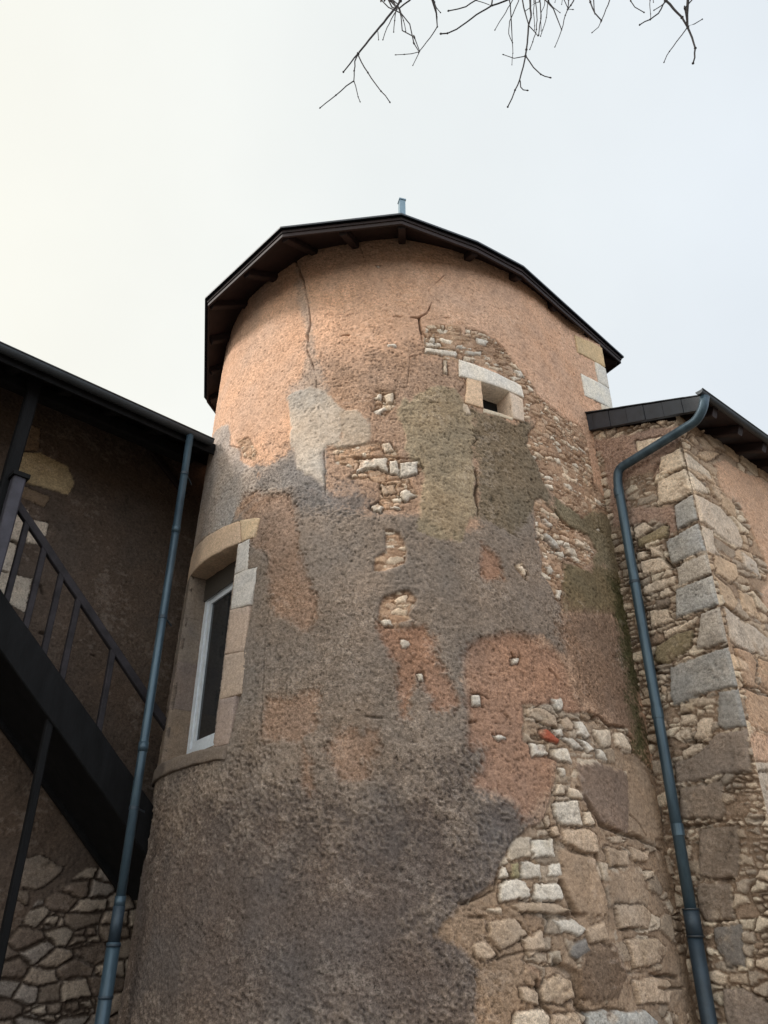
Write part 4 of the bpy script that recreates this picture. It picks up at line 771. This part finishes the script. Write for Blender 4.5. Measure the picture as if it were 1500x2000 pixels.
QUADS = [[(-3.22, 4.955), (-1.70, 4.88), (-1.50, 4.88), (-1.475, 5.07), (-1.76, 5.13), (-3.22, 5.30)], [(-1.73, 3.0), (-1.545, 3.0), (-1.45, 3.4), (-1.48, 3.78), (-1.43, 4.25), (-1.43, 4.54), (-1.55, 4.56), (-1.575, 4.88), (-1.73, 4.88)],
 [(-3.03, 2.99), (-2.815, 2.99), (-2.815, 4.95), (-3.03, 4.95)], [(-3.2, 2.90), (-1.56, 2.885), (-1.55, 2.985), (-3.2, 3.03)],
 [(.56, 6.475), (1.29, 6.41), (1.28, 6.55), (.56, 6.68)], [(.60, 6.15), (.79, 6.12), (.79, 6.475), (.64, 6.475)], [(1.12, 6.09), (1.265, 6.10), (1.285, 6.39), (1.12, 6.42)],
 [(2.50, 7.70), (3.0, 7.70), (3.0, 8.02), (2.50, 7.98)], [(2.78, 7.38), (3.0, 7.38), (3.0, 7.692), (2.78, 7.692)], [(2.49, 7.05), (3.0, 7.06), (3.0, 7.374), (2.49, 7.372)], [(2.76, 6.72), (3.0, 6.72), (3.0, 7.052), (2.76, 7.052)]]
us = np.r_[np.linspace(-8.6, -3.75, 60)[:-1], np.arange(-3.75, UE, G), UE, UE+.02, np.arange(UE+.04, UE+.5, .02), np.linspace(UE+.5, UE+2.6, 12)]
zs = np.r_[-.1, np.arange(0, .9, .05), np.arange(.9, 8.62, G)]
WO = (-2.815, -1.73, 3.0, 4.93); LO = (.79, 1.12, 6.12, 6.46)
us = np.unique(np.r_[us, WO[0], WO[1], LO[0], LO[1]]); zs = np.unique(np.r_[zs, WO[2], WO[3], LO[2], LO[3]])
S = Surface(us, zs, 7, 'tan')
S.run(LAYERS['TOWER']); S.weather()
for q in QUADS:
    d = sdist(q, S.X, S.Y); S.h = np.where(d < -.004, np.minimum(S.h, -.022), S.h)
cx = (us[1:]+us[:-1])/2; cz = (zs[1:]+zs[:-1])/2; CX, CZ_ = np.meshgrid(cx, cz)
keep = ~(((CX > WO[0]) & (CX < WO[1]) & (CZ_ > WO[2]) & (CZ_ < WO[3])) | ((CX > LO[0]) & (CX < LO[1]) & (CZ_ > LO[2]) & (CZ_ < LO[3])))
V = tmap(S.X.ravel(), S.Y.ravel(), S.h.ravel()-.004)
top = V[:, 2] > 7.9; ins_ = -sdist(E8, V[top, 0], V[top, 1]); V[top, 2] = np.minimum(V[top, 2], np.maximum(8.1+.62*np.clip(ins_, 0, 1)+.012, 7.9))
mesh('wall', V, quads(len(zs), len(us), keep), M_ST, tower, True, None, S.c.reshape(-1, 3), S.g.ravel())

# tall window in the tower
pw = math.radians((WO[0]+WO[1])/2/R0*180/math.pi); NW = np.array([math.sin(pw), -math.cos(pw)]); TW = np.array([math.cos(pw), math.sin(pw)])
def wmap(u, z, off):
    off = np.asarray(off)*np.ones_like(u); p = tmap(u, z, np.maximum(off, 0)); neg = np.minimum(off, 0)
    p[..., 0] += NW[0]*neg; p[..., 1] += NW[1]*neg; return p
ws = mesh('window_surround', *(lambda m: (m.v, m.f))(MB().box((*(TC+NW*1.7), 2.9), (*TW, 0), (*NW, 0), (0, 0, 1), .7, .3, .02)), M_ST, tower, col=np.tile(lin(130,116,100), (8, 1)))
def wb(nm, c, o, col, sd, din=-.42): return block(nm, c, din, o, wmap, col, ws, sd)
block('lintel', [(-3.17, 4.95), (-1.70, 4.875), (-1.76, 5.135), (-3.20, 5.30)], -.42, .012, wmap, (200,174,150), ws, 3)
block('springer_stone', [(-1.692, 4.875), (-1.53, 4.875), (-1.475, 5.07), (-1.752, 5.135)], -.15, .012, wmap, (206,182,154), ws, 4)
for i, c in enumerate([[(-1.73, 4.555), (-1.545, 4.555), (-1.575, 4.872), (-1.73, 4.872)], [(-1.73, 4.20), (-1.475, 4.19), (-1.425, 4.552), (-1.73, 4.552)],
                       [(-1.73, 3.79), (-1.475, 3.765), (-1.475, 4.187), (-1.73, 4.197)], [(-1.73, 3.395), (-1.46, 3.395), (-1.44, 3.762), (-1.73, 3.787)], [(-1.73, 3.0), (-1.54, 3.0), (-1.53, 3.39), (-1.73, 3.392)]]):
    wb('jamb_stone', c, .012, [(200,192,184), (202,194,186), (178,158,144), (176,156,140), (154,137,128)][i], 20+i)
for i, c in enumerate([[(-3.06, 4.48), (-2.815, 4.48), (-2.815, 4.945), (-3.04, 4.955)], [(-3.1, 4.02), (-2.815, 4.02), (-2.815, 4.476), (-3.1, 4.476)], [(-3.05, 3.56), (-2.815, 3.56), (-2.815, 4.016), (-3.05, 4.016)], [(-3.1, 3.0), (-2.815, 3.0), (-2.815, 3.556), (-3.08, 3.556)]]):
    wb('jamb_stone', c, .012, [(124,112,102), (126,114,104), (124,110,102), (128,112,98)][i], 30+i)  # left jamb colours darkened to stand for the shade on this reveal
block('sill', [(-3.2, 2.90), (-1.56, 2.885), (-1.55, 2.985), (-3.2, 3.03)], -.42, .04, wmap, (118,106,97), ws, 41)
# joinery
dw = -.20
hw = R0*0+trad(4)*math.sin((WO[1]-WO[0])/2/R0); cw0 = trad(4)*math.cos((WO[1]-WO[0])/2/R0)
def wp(x, d, z): q = TC+NW*(cw0+d)+TW*x; return (q[0], q[1], z)
fr_ = MB(); z0, z1 = 3.12, 4.76; fw = .07
def bar(mb, xa, xb, za, zb, d0, d1):
    mb.box(((np.array(wp(xa, d0, za))+np.array(wp(xb, d1, zb)))/2), (*TW, 0), (*NW, 0), (0, 0, 1), abs(xb-xa)/2, abs(d1-d0)/2, abs(zb-za)/2)
bar(fr_, -hw+.0, -hw+fw, z0+.0, z1, dw-.06, dw); bar(fr_, hw-fw, hw, z0, z1, dw-.06, dw); bar(fr_, -hw+fw, hw-fw, z0, z0+fw, dw-.06, dw); bar(fr_, -hw+fw, hw-fw, z1-fw, z1, dw-.06, dw)
window = fr_.build('window', M_PLW, tower)
ib = MB(); bar(ib, -hw-.03, hw+.03, 2.97, 3.117, dw-.08, dw+.035); mesh('inner_sill', ib.v, ib.f, M_ST, window, col=np.tile(lin(120,108,97), (8, 1)))
sa = MB(); x0, x1, za, zb = -hw+fw+.003, hw-fw-.003, z0+fw+.003, z1-fw-.003; sw = .06
bar(sa, x0, x0+sw, za, zb, dw-.05, dw-.012); bar(sa, x1-sw, x1, za, zb, dw-.05, dw-.012); bar(sa, x0+sw, x1-sw, za, za+sw, dw-.05, dw-.012); bar(sa, x0+sw, x1-sw, zb-sw, zb, dw-.05, dw-.012)
sa.build('sash', M_PLW, window)
pa = MB(); bar(pa, x0+sw-.004, x1-sw+.004, za+sw-.004, zb-sw+.004, dw-.04, dw-.03); pa.build('pane', M_GLASS, window)
bx_ = MB(); bar(bx_, -hw-.02, hw+.02, 4.685, 5.0, dw+.003, dw+.02); bx_.build('shutter_box', M_BOX, window)

# small square opening high on the tower
def lmap(u, z, off):
    return tmap(u, z, off)
lo = block('loophole_surround', [(.555, 6.47), (1.30, 6.405), (1.28, 6.555), (.56, 6.69)], -.40, .02, lmap, (226,216,204), tower, 51, label='long pale lintel stone over the small square opening')
block('jamb_stone', [(.60, 6.15), (.79, 6.12), (.79, 6.475), (.64, 6.475)], -.40, .014, lmap, (216,186,158), lo, 52)
block('jamb_stone', [(1.12, 6.09), (1.265, 6.10), (1.285, 6.39), (1.12, 6.42)], -.40, .014, lmap, (212,190,170), lo, 53)
block('sill', [(.785, 6.07), (1.125, 6.07), (1.125, 6.115), (.785, 6.125)], -.40, .006, lmap, (206,190,168), lo, 54)
lb = MB(); pb = tmap(np.array([.955]), np.array([6.28]), -.24)[0]; nb = tbase(.955)[1]; tb = np.array([-nb[1], nb[0]])
lb.box(pb, (*tb, 0), (*nb, 0), (0, 0, 1), .19, .012, .24); lb.build('dark_backing', M_BLK, lo)  # black board stands in for the dark inside of the opening
# quoins at the right corner
for i, (c, col) in enumerate([([(2.50, 7.70), (3.0, 7.70), (3.0, 8.02), (2.50, 7.98)], (206,178,140)), ([(2.78, 7.38), (3.0, 7.38), (3.0, 7.692), (2.78, 7.692)], (214,206,194)), ([(2.49, 7.05), (3.0, 7.06), (3.0, 7.374), (2.49, 7.372)], (218,212,202)), ([(2.76, 6.72), (3.0, 6.72), (3.0, 7.052), (2.76, 7.052)], (208,196,180))]):
    def qmap(u, z, off):
        return tmap(np.where(u > UE-.001, UE+.0, u), z, off)
    block('quoin', c, -.05, .008, qmap, col, tower, 60+i)

# roof of the tower
AP = np.array([.283, 8.25, 11.15]); ZE = 8.1
def ring(fr, dz, grow=0.0):
    o = []
    for x, y in E8:
        d = np.array([x, y])-AP[:2]; Ld = np.linalg.norm(d); t = d/Ld; rr = Ld*fr+grow
        z = ZE+min(Ld-Ld*fr, .95)*.62 if fr > .6 else None
        o.append((*(AP[:2]+t*rr), z+dz))
    return o
def skin(r_list, closed_top=None):
    v = []; f = []; n = len(E8)
    for r in r_list: v += r
    for k in range(len(r_list)-1):
        for i in range(n): f.append((k*n+i, k*n+(i+1) % n, (k+1)*n+(i+1) % n, (k+1)*n+i))
    if closed_top is not None:
        v.append(tuple(closed_top)); t = len(v)-1; k = len(r_list)-1
        for i in range(n): f.append((k*n+i, k*n+(i+1) % n, t))
    return v, f
inner_b = ring(.66, .0); bt = ring(.66, .035)
v, f = skin([ring(.66, 0), ring(1, 0), ring(1, .035), ring(.66, .035)])
roof = mesh('roof', v, f, M_WOOD, tower)
v, f = skin([ring(.9, .037), ring(1, .037, .035), ring(1, .058, .035), ring(.66, .06)], AP)
mesh('slates', v, f, M_SLATE, roof)
rim = ring(1, -.003, -.012); rim2 = ring(1, -.048, -.012); rim3 = ring(1, -.048, -.034); rim4 = ring(1, -.003, -.034)
v, f = skin([rim4, rim3, rim2, rim, rim4]); mesh('fascia', v, f, M_WOOD, roof)
n8 = len(E8)
for i in range(1, 9):
    a = np.array(E8[i]); b = np.array(E8[(i+1) % n8]); m = max(1, int(round(np.linalg.norm(b-a)/.62)))
    for k in range(m if i < 8 else 1):
        p = a+(b-a)*(k/m); d = AP[:2]-p; Ld = np.linalg.norm(d); d /= Ld
        s = p+d*.05; e = p+d*.9
        MB().beam((*s, ZE+.05*.62-.048), (*e, ZE+.9*.62-.048), .08, .088).build('rafter', M_WOOD, roof)
fb = MB(); fb.box((AP[0], AP[1], 11.5), (.966, .259, 0), (-.259, .966, 0), (0, 0, 1), .046, .046, .42); fb.box((AP[0], AP[1], 11.93), (.966, .259, 0), (-.259, .966, 0), (0, 0, 1), .056, .056, .012)
fb.build('finial', M_FIN, tower)

# ================================================================== planes of the two lower buildings
class Pl:
    def __init__(s, o, az):
        a = math.radians(az); s.d = np.array([math.sin(a), math.cos(a)]); s.n = np.array([-s.d[1], s.d[0]]); s.o = np.array(o, float)
    def p(s, k, off, z): q = s.o+s.d*k+s.n*off; return (q[0], q[1], z)
    def mp(s, sgn):
        def f(u, z, off):
            u = np.asarray(u, float); q = s.o+u[..., None]*s.d+(sgn*off*np.ones_like(u))[..., None]*s.n
            return np.concatenate([q, np.asarray(z, float)[..., None]], -1)
        return f
LF = Pl((2.916, 6.226), -38); RF = Pl((2.916, 6.226), 51); LW = Pl((-2.0, 7.02), 47)
OW = 1.3                                                              # the left wall stands this far behind its gutter

# ================================================================== STONE BARN (right)
barn = thing('stone_barn', 'low stone barn with big blue grey corner stones right of the round tower', 'barn', (2.916, 6.226, 0))
G2 = .009
def wall_sheet(name, pl, sgn, us, zs, seed, base, layers, parent, rub=None, ztop=None, o0=0.0):
    S = Surface(us, zs, seed, base)
    if rub: S.rubble(rub, np.ones(S.X.shape), slice(None), 0)
    S.run(layers); S.weather(.9)
    V = pl.mp(sgn)(S.X.ravel(), S.Y.ravel(), (S.h*ss(0, .03, S.X)).ravel()+o0)
    keep = None
    if ztop is not None:
        cx = (us[1:]+us[:-1])/2; cz = (zs[1:]+zs[:-1])/2; CX, CZ = np.meshgrid(cx, cz); keep = CZ < ztop(CX)
    return mesh(name, V, quads(len(zs), len(us), keep), M_ST, parent, True, None, S.c.reshape(-1, 3), S.g.ravel())
zb_ = np.r_[-.1, np.arange(0, .9, .06), np.arange(.9, 6.75, G2)]
# corner: each sheet starts on a small rounded arris so that the two meet
wall_l = wall_sheet('gable_wall', LF, 1, np.arange(0.0, 1.35, G2), zb_, 101, 'brownplaster', LAYERS['LEFT_FACE'], barn, 'mid', lambda x: 6.16+.42*x)
wall_r = wall_sheet('side_wall', RF, -1, np.r_[np.arange(0.0, 2.6, G2), np.arange(2.6, 9, .1)], zb_[zb_ < 6.25], 102, 'brownplaster', LAYERS['RIGHT_FACE'], barn, 'long')
# roof: plane rising along RF.n
SL = .42
def rp(k, o, dz=0): return RF.p(k, o, 6.20+SL*(o+.33)+dz)
def slab(k0, k1, o0, o1, d0, d1):
    v = [rp(k0, o0, d0), rp(k1, o0, d0), rp(k1, o1, d0), rp(k0, o1, d0), rp(k0, o0, d1), rp(k1, o0, d1), rp(k1, o1, d1), rp(k0, o1, d1)]
    return v, [(0,1,2,3),(4,7,6,5),(0,4,5,1),(1,5,6,2),(2,6,7,3),(3,7,4,0)]
KV = -.06
broof = MB().add(*slab(KV+.02, 9, -.33, 4.2, 0, .025)).build('roof', M_WOOD, barn)
mb = MB(); rr = random.Random(4)
for r_i in range(0, 22):
    o = -.36+r_i*.2
    for q in range(0, 26):
        k = KV-.02+q*.35-(.17 if r_i % 2 else 0)
        t = rr.uniform(0, .004)
        mb.add(*slab(max(k, KV-.02), k+.345, o, o+.3, .030+t+.0, .040+t+.012*(0)))
        if q > 24: break
    if r_i == 0: pass
mb.build('slates', M_SLATE, broof)
for q in range(18):
    k = .18+q*.48
    MB().beam(rp(k, -.31, -.052), rp(k, 1.2, -.052), .08, .10).build('rafter', M_WOOD, broof)
# slate-hung verge board over the gable
vb = MB()
def vg(k, z, off): return LF.p(k, off, z)
for i in range(7):
    ka = -.33+i*.205; kb = ka+.2; f_ = lambda k: 6.20+.42*(k+.33)
    za, zc = f_(ka), f_(kb); hb = .145+.01*i
    o1 = .075+.004*(i % 2)
    v = [vg(ka, za-hb+.012, .03), vg(kb, zc-hb, .03), vg(kb, zc+.02, .03), vg(ka, za+.02, .03), vg(ka, za-hb+.012, o1), vg(kb, zc-hb, o1), vg(kb, zc+.02, o1), vg(ka, za+.02, o1)]
    vb.add(v, [(3,2,1,0),(4,5,6,7),(0,1,5,4),(1,2,6,5),(2,3,7,6),(3,0,4,7)])
vb.build('verge_slates', M_SLATE, broof)
# gutter along the side eave
def gutter(pl, ka, kb, off, z, r, mat, parent, sgn=1, n=12):
    v = []; f = []
    ks = np.linspace(ka, kb, max(2, int(abs(kb-ka)/.5)))
    for k in ks:
        for rad in (r, r-.006):
            for i in range(n+1):
                t = math.pi*i/n; v.append(pl.p(k, off+math.cos(t)*rad, z-math.sin(t)*rad))
    m = 2*(n+1)
    for q in range(len(ks)-1):
        for i in range(n):
            f.append((q*m+i, q*m+i+1, (q+1)*m+i+1, (q+1)*m+i)); f.append((q*m+n+1+i, (q+1)*m+n+1+i, (q+1)*m+n+2+i, q*m+n+2+i))
        for i in (0, n): f.append((q*m+i, (q+1)*m+i, (q+1)*m+n+1+i, q*m+n+1+i))
    for q in (0, len(ks)-1): f.append(tuple(q*m+i for i in range(n+1)))
    o = mesh('gutter', v, f, mat, parent, False)
    MB().tube([pl.p(ka, off-r, z), pl.p(kb, off-r, z)], .009, 8).build('rolled_edge', mat, o, True)
    return o
g2 = gutter(RF, KV-.12, 9, -.365, 6.215, .038, M_GUT, barn)

def pipe(name, pts, r, mat, parent, n=20, smooth=True):                # round bends between straight runs
    P = [np.array(p, float) for p in pts]; o = [P[0]]
    for i in range(1, len(P)-1):
        a, b, c = P[i-1], P[i], P[i+1]; la, lc = np.linalg.norm(a-b), np.linalg.norm(c-b); q = min(.09, la*.45, lc*.45)
        s = b+(a-b)/la*q; e = b+(c-b)/lc*q
        for t in np.linspace(0, 1, 6): o.append((1-t)**2*s+2*t*(1-t)*b+t*t*e)
    o.append(P[-1]); return MB().tube(o, r, n).build(name, mat, parent, smooth)
def clip(parent, pl, k, off, z, r, wall_off, mat):
    m = MB(); m.tube([pl.p(k, off, z-.014), pl.p(k, off, z+.014)], r+.004, 20); m.box(pl.p(k, (off+wall_off)/2, z), (*pl.d, 0), (*pl.n, 0), (0, 0, 1), .006, abs(off-wall_off)/2, .008)
    return m.build('bracket', mat, parent)
# barn downpipe: from the gutter end round the corner, across the gable and down beside the tower
gp = RF.p(KV-.05, -.375, 6.17)
PO = .10
dp = pipe('downpipe', [gp, LF.p(-.335, .11, 6.05), LF.p(-.24, PO, 5.965), LF.p(.68, PO, 5.885), LF.p(.715, PO, 5.74), LF.p(.72, PO, 3.0), LF.p(.728, PO, 1.83)], .046, M_ZINC, barn)
for z in (5.62, 3.37, 2.42): MB().tube([LF.p(.72, PO, z-.045), LF.p(.72, PO, z+.045)], .051, 20).build('pipe_socket', M_ZINC, dp)
clip(dp, LF, .72, PO, 4.62, .048, -.01, M_ZINCD)
pipe('boot_pipe', [LF.p(.735, PO, 1.66), LF.p(.745, PO, 0)], .058, M_ZINCD, dp)
MB().tube([LF.p(.73, PO, 1.65), LF.p(.73, PO, 1.84)], .062, 20).build('pipe_socket', M_ZINCD, dp, True)
for z in (1.66, 1.845): MB().tube([LF.p(.73, PO, z-.006), LF.p(.73, PO, z+.006)], .066, 20).build('pipe_ring', M_GUT, dp, True)

# ================================================================== HOUSE WITH GALLERY (left)
house = thing('stone_house', 'shaded rendered stone house on the left under a deep dark overhanging roof', 'house', (-2.9, 7.9, 0))
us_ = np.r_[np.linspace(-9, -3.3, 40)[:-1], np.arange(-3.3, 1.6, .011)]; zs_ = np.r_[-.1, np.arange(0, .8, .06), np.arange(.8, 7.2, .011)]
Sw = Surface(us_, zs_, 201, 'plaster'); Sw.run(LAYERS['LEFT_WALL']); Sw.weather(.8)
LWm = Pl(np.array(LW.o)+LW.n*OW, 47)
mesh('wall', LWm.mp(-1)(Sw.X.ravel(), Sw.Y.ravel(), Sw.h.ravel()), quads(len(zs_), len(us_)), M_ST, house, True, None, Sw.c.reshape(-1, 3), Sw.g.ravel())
SL2 = .50
def hp(k, o, dz=0): return LW.p(k, o, 6.44+SL2*o+dz)
def hslab(k0, k1a, k1b, o0, o1, d0, d1):
    v = [hp(k0, o0, d0), hp(k1a, o0, d0), hp(k1b, o1, d0), hp(k0, o1, d0), hp(k0, o0, d1), hp(k1a, o0, d1), hp(k1b, o1, d1), hp(k0, o1, d1)]
    return v, [(0,1,2,3),(4,7,6,5),(0,4,5,1),(1,5,6,2),(2,6,7,3),(3,7,4,0)]
hroof = MB().add(*hslab(-9, .24, .90, .0, 1.5, 0, .03)).add(*hslab(-9, .9, .95, 1.503, 4.5, 0, .03)).build('roof', M_OLD, house)
mb = MB(); rr = random.Random(8)
for r_i in range(22):
    o = -.04+r_i*.2
    for q in range(38):
        k = -9+q*.24+(.12 if r_i % 2 else 0)
        if k+.235 > .12+.45*max(o, 0): continue
        t = rr.uniform(0, .004)
        v = [hp(k, o, .045+t), hp(k+.235, o, .045+t), hp(k+.235, o+.29, .034), hp(k, o+.29, .034), hp(k, o, .057+t), hp(k+.235, o, .057+t), hp(k+.235, o+.29, .044), hp(k, o+.29, .044)]
        mb.add(v, [(0,3,2,1),(4,5,6,7),(0,1,5,4),(1,2,6,5),(2,3,7,6),(3,0,4,7)])
mb.build('slates', M_SLATE, hroof)
for q in range(15):
    k = .02-q*.5
    MB().beam(hp(k, .03, -.055), hp(k, 1.45, -.055), .08, .11, jit=.003).build('rafter', M_OLD, hroof)
MB().beam(LW.p(-9, .42, 6.44+.42*SL2-.115-.07), LW.p(.1, .42, 6.44+.42*SL2-.115-.07), .14, .14, jit=.003).build('wall_plate', M_OLD, hroof)
MB().beam(LW.p(-.10, 1.24, 6.97), LW.p(.50, 1.24, 6.50), .05, .07).build('brace', M_WOOD, hroof)
MB().beam(LW.p(-9, -.012, 6.40), LW.p(.22, -.012, 6.40), .022, .14).build('fascia', M_OLD, hroof)
g3 = gutter(LW, -9, .06, -.085, 6.435, .058, M_GUT, house)
hd = pipe('downpipe', [LW.p(-.203, -.085, 6.40), LW.p(-.203, -.085, 3.1), LW.p(-.203, -.085, 1.86)], .038, M_ZINC, house)
for z in (5.24, 3.1, 1.9): MB().tube([LW.p(-.203, -.085, z-.04), LW.p(-.203, -.085, z+.04)], .043, 20).build('pipe_socket', M_ZINC, hd, True)
MB().tube([LW.p(-.203, -.085, 1.62), LW.p(-.203, -.085, 1.87)], .046, 20).build('pipe_socket', M_ZINCD, hd, True)
MB().tube([LW.p(-.203, -.085, 0), LW.p(-.203, -.085, 1.62)], .052, 20).build('boot_pipe', M_ZINC, hd, True)
for z in (1.26, 1.60): MB().tube([LW.p(-.203, -.085, z-.012), LW.p(-.203, -.085, z+.012)], .056, 20).build('pipe_ring', M_ZINCD, hd, True)

for z in (5.9, 4.3, 2.6):
    m = MB(); m.tube([LW.p(-.203, -.085, z-.014), LW.p(-.203, -.085, z+.014)], .042, 20); m.box(LW.p(-.12, -.03, z), (*((LW.d+LW.n)/1.414), 0), (*((LW.n-LW.d)/1.414), 0), (0, 0, 1), .12, .005, .008); m.build('bracket', M_ZINCD, hd)
# ================================================================== OUTSIDE STAIR
SO = .30
stair = thing('wooden_staircase', 'dark timber outside staircase with slanting handrail climbing left beside the downpipe', 'staircase', LW.p(-1.0, SO, 0))
def zt(k): return 2.82-.93*(k+.0)                                      # top edge of the string
MB().beam(LW.p(-1.86, SO, zt(-1.86)-.19), LW.p(.55, SO, zt(.55)-.19), .07, .30, jit=.004).build('stringer', M_OLD, stair)
MB().beam(LW.p(-1.86, 1.22, zt(-1.86)-.19), LW.p(.55, 1.22, zt(.55)-.19), .07, .30, jit=.004).build('stringer', M_OLD, stair)
for q in range(11):
    k = -1.72+q*.22; z = zt(k)-.13
    m = MB(); m.box(LW.p(k, .76, z), (*LW.d, 0), (*LW.n, 0), (0, 0, 1), .135, .42, .02); m.build('tread', M_OLD, stair)
    m = MB(); m.box(LW.p(k-.11, .76, z+.0-.125+.22), (*LW.d, 0), (*LW.n, 0), (0, 0, 1), .01, .42, .082); m.build('riser', M_OLD, stair)
MB().beam(LW.p(-1.70, SO, 5.225), LW.p(.5, SO, 5.225-.962*2.2), .058, .075, jit=.003).build('handrail', M_RAIL, stair)
for k, zb_, zt_ in [(-1.49, 4.16, 5.0), (-1.285, 3.97, 4.8), (-1.08, 3.78, 4.6), (-.88, 3.6, 4.41), (-.67, 3.4, 4.2), (-.465, 3.2, 4.01), (-.26, 3.02, 3.82)]:
    if k in (-.67, -.26): continue
    MB().beam(LW.p(k, SO, zb_), LW.p(k, SO, zt_), .052, .052, up=(*LW.d, 0), jit=.002).build('baluster', M_RAIL, stair)
MB().beam(LW.p(-1.74, SO, 0), LW.p(-1.74, SO, 6.42+.12), .115, .115, up=(*LW.d, 0), jit=.003).build('post', M_OLD, stair)
M_NEW = plain_mat('blue_grey_painted_wood', (62,60,70), .7, 0, .4, 6, .4)
nw = MB().beam(LW.p(-1.685, SO-.12, 4.3), LW.p(-1.685, SO-.12, 5.33), .11, .11, up=(*LW.d, 0), jit=.002).build('newel_post', M_NEW, stair)
MB().box(LW.p(-1.685, SO-.12, 5.35), (*LW.d, 0), (*LW.n, 0), (0, 0, 1), .075, .075, .022).build('cap', M_OLD, nw)
MB().beam(LW.p(-.895, SO+.02, 0), LW.p(-.895, SO+.02, 3.3), .062, .062, up=(*LW.d, 0), jit=.003).build('support_post', M_OLD, stair)
m = MB(); m.box((np.array(LW.p(-1.86, .76, zt(-1.86)-.33))+np.array(LW.p(.55, .76, zt(.55)-.33)))/2, np.array(LW.p(1, 0, -.93))-np.array(LW.p(0, 0, 0)), (*LW.n, 0), (0, 0, 1), 1.2, .43, .008); m.build('shade_board', M_OLD, stair)  # dark board added below the flight to give the shadow there
m = MB(); m.box(LW.p(-3.9, .76, 4.42), (*LW.d, 0), (*LW.n, 0), (0, 0, 1), 2.05, .46, .02); m.build('landing', M_OLD, stair)
MB().beam(LW.p(-6, SO, 4.27), LW.p(-1.8, SO, 4.27), .07, .24, jit=.004).build('landing_beam', M_OLD, stair)
MB().beam(LW.p(-6, SO, 5.27), LW.p(-1.8, SO, 5.27), .058, .07).build('landing_rail', M_OLD, stair)

# ================================================================== BARE TREE reaching in from above
tree = thing('bare_tree', 'leafless tree whose thin knotty twigs hang into the top of the view', 'tree', (3.6, -1.6, 0))
rr = random.Random(12)
def bend(a, b, n, w, seed):
    r = random.Random(seed); a = np.array(a, float); b = np.array(b, float); o = []
    for i in range(n+1):
        t = i/n; p = a+(b-a)*t; s = math.sin(math.pi*t); o.append(p+np.array([r.uniform(-w, w), r.uniform(-w, w), r.uniform(-w, w)])*s)
    return o
MB().tube([(3.6, -1.6, -.1), (3.58, -1.58, .4), (3.55, -1.5, 2.2), (3.42, -1.3, 4.4), (3.3, -1.1, 6.5), (3.1, -.9, 8.4), (3.0, -.7, 10.2)], [.27, .21, .18, .155, .12, .08, .03], 18).build('trunk', M_BARK, tree, True)
limb = [(3.38, -1.2, 5.6), (3.05, -.5, 7.0), (2.6, .5, 8.0), (2.15, 1.4, 8.35), (1.5, 2.2, 8.3), (.9, 2.7, 8.15), (.3, 2.95, 8.1), (-.1, 3.1, 8.05)]
MB().tube(limb, [.10, .08, .06, .045, .034, .026, .018, .010], 12).build('limb', M_BARK, tree, True)
limb2 = [(2.6, .5, 8.0), (2.55, 1.4, 8.2), (2.35, 2.2, 8.1), (2.2, 2.8, 8.0)]
MB().tube(limb2, [.045, .035, .025, .014], 10).build('limb', M_BARK, tree, True)
LP = [np.array(p) for p in limb[3:]+limb2[2:]]
for i, (r, pts) in enumerate(TWIGS):
    P = [np.array(p, float) for p in pts]; m = MB()
    q = [P[0]]
    for a, b in zip(P[:-1], P[1:]):
        n = max(1, int(np.linalg.norm(b-a)/.05))
        for k in range(1, n+1): q.append(a+(b-a)*k/n+(np.array([rr.uniform(-1, 1), rr.uniform(-1, 1), rr.uniform(-1, 1)])*.0028 if k < n else 0))
    rs = [r*(1-.35*k/len(q)) for k in range(len(q))]
    if pts[0][2] > 6.95 and (i == 0 or True):                          # starts above the frame: carry it back to the limb
        j = min(LP, key=lambda l: np.linalg.norm(l-P[0])); bk = bend(j, P[0], 7, .05, i)[:-1]
        q = bk+q; rs = [r*1.35]*len(bk)+rs
    m.tube(q, rs, 7)
    for k in range(3, len(q)-1, 3 if r < .006 else 4):                 # buds and nodes
        if rr.random() < .45: m.tube([q[k]-(q[k+1]-q[k])*.12, q[k], q[k]+(q[k+1]-q[k])*.14], [rs[k]*1.0, rs[k]*1.75, rs[k]*1.0], 7)
    d = q[-1]-q[-2]; d /= np.linalg.norm(d); m.tube([q[-1]-d*.004, q[-1]+d*.004, q[-1]+d*.012], [rs[-1], rs[-1]*1.9, rs[-1]*.6], 7)
    m.build('twig', M_BARK, tree, True)
print('objects', len(bpy.data.objects), 'faces', sum(len(m.polygons) for m in bpy.data.meshes))
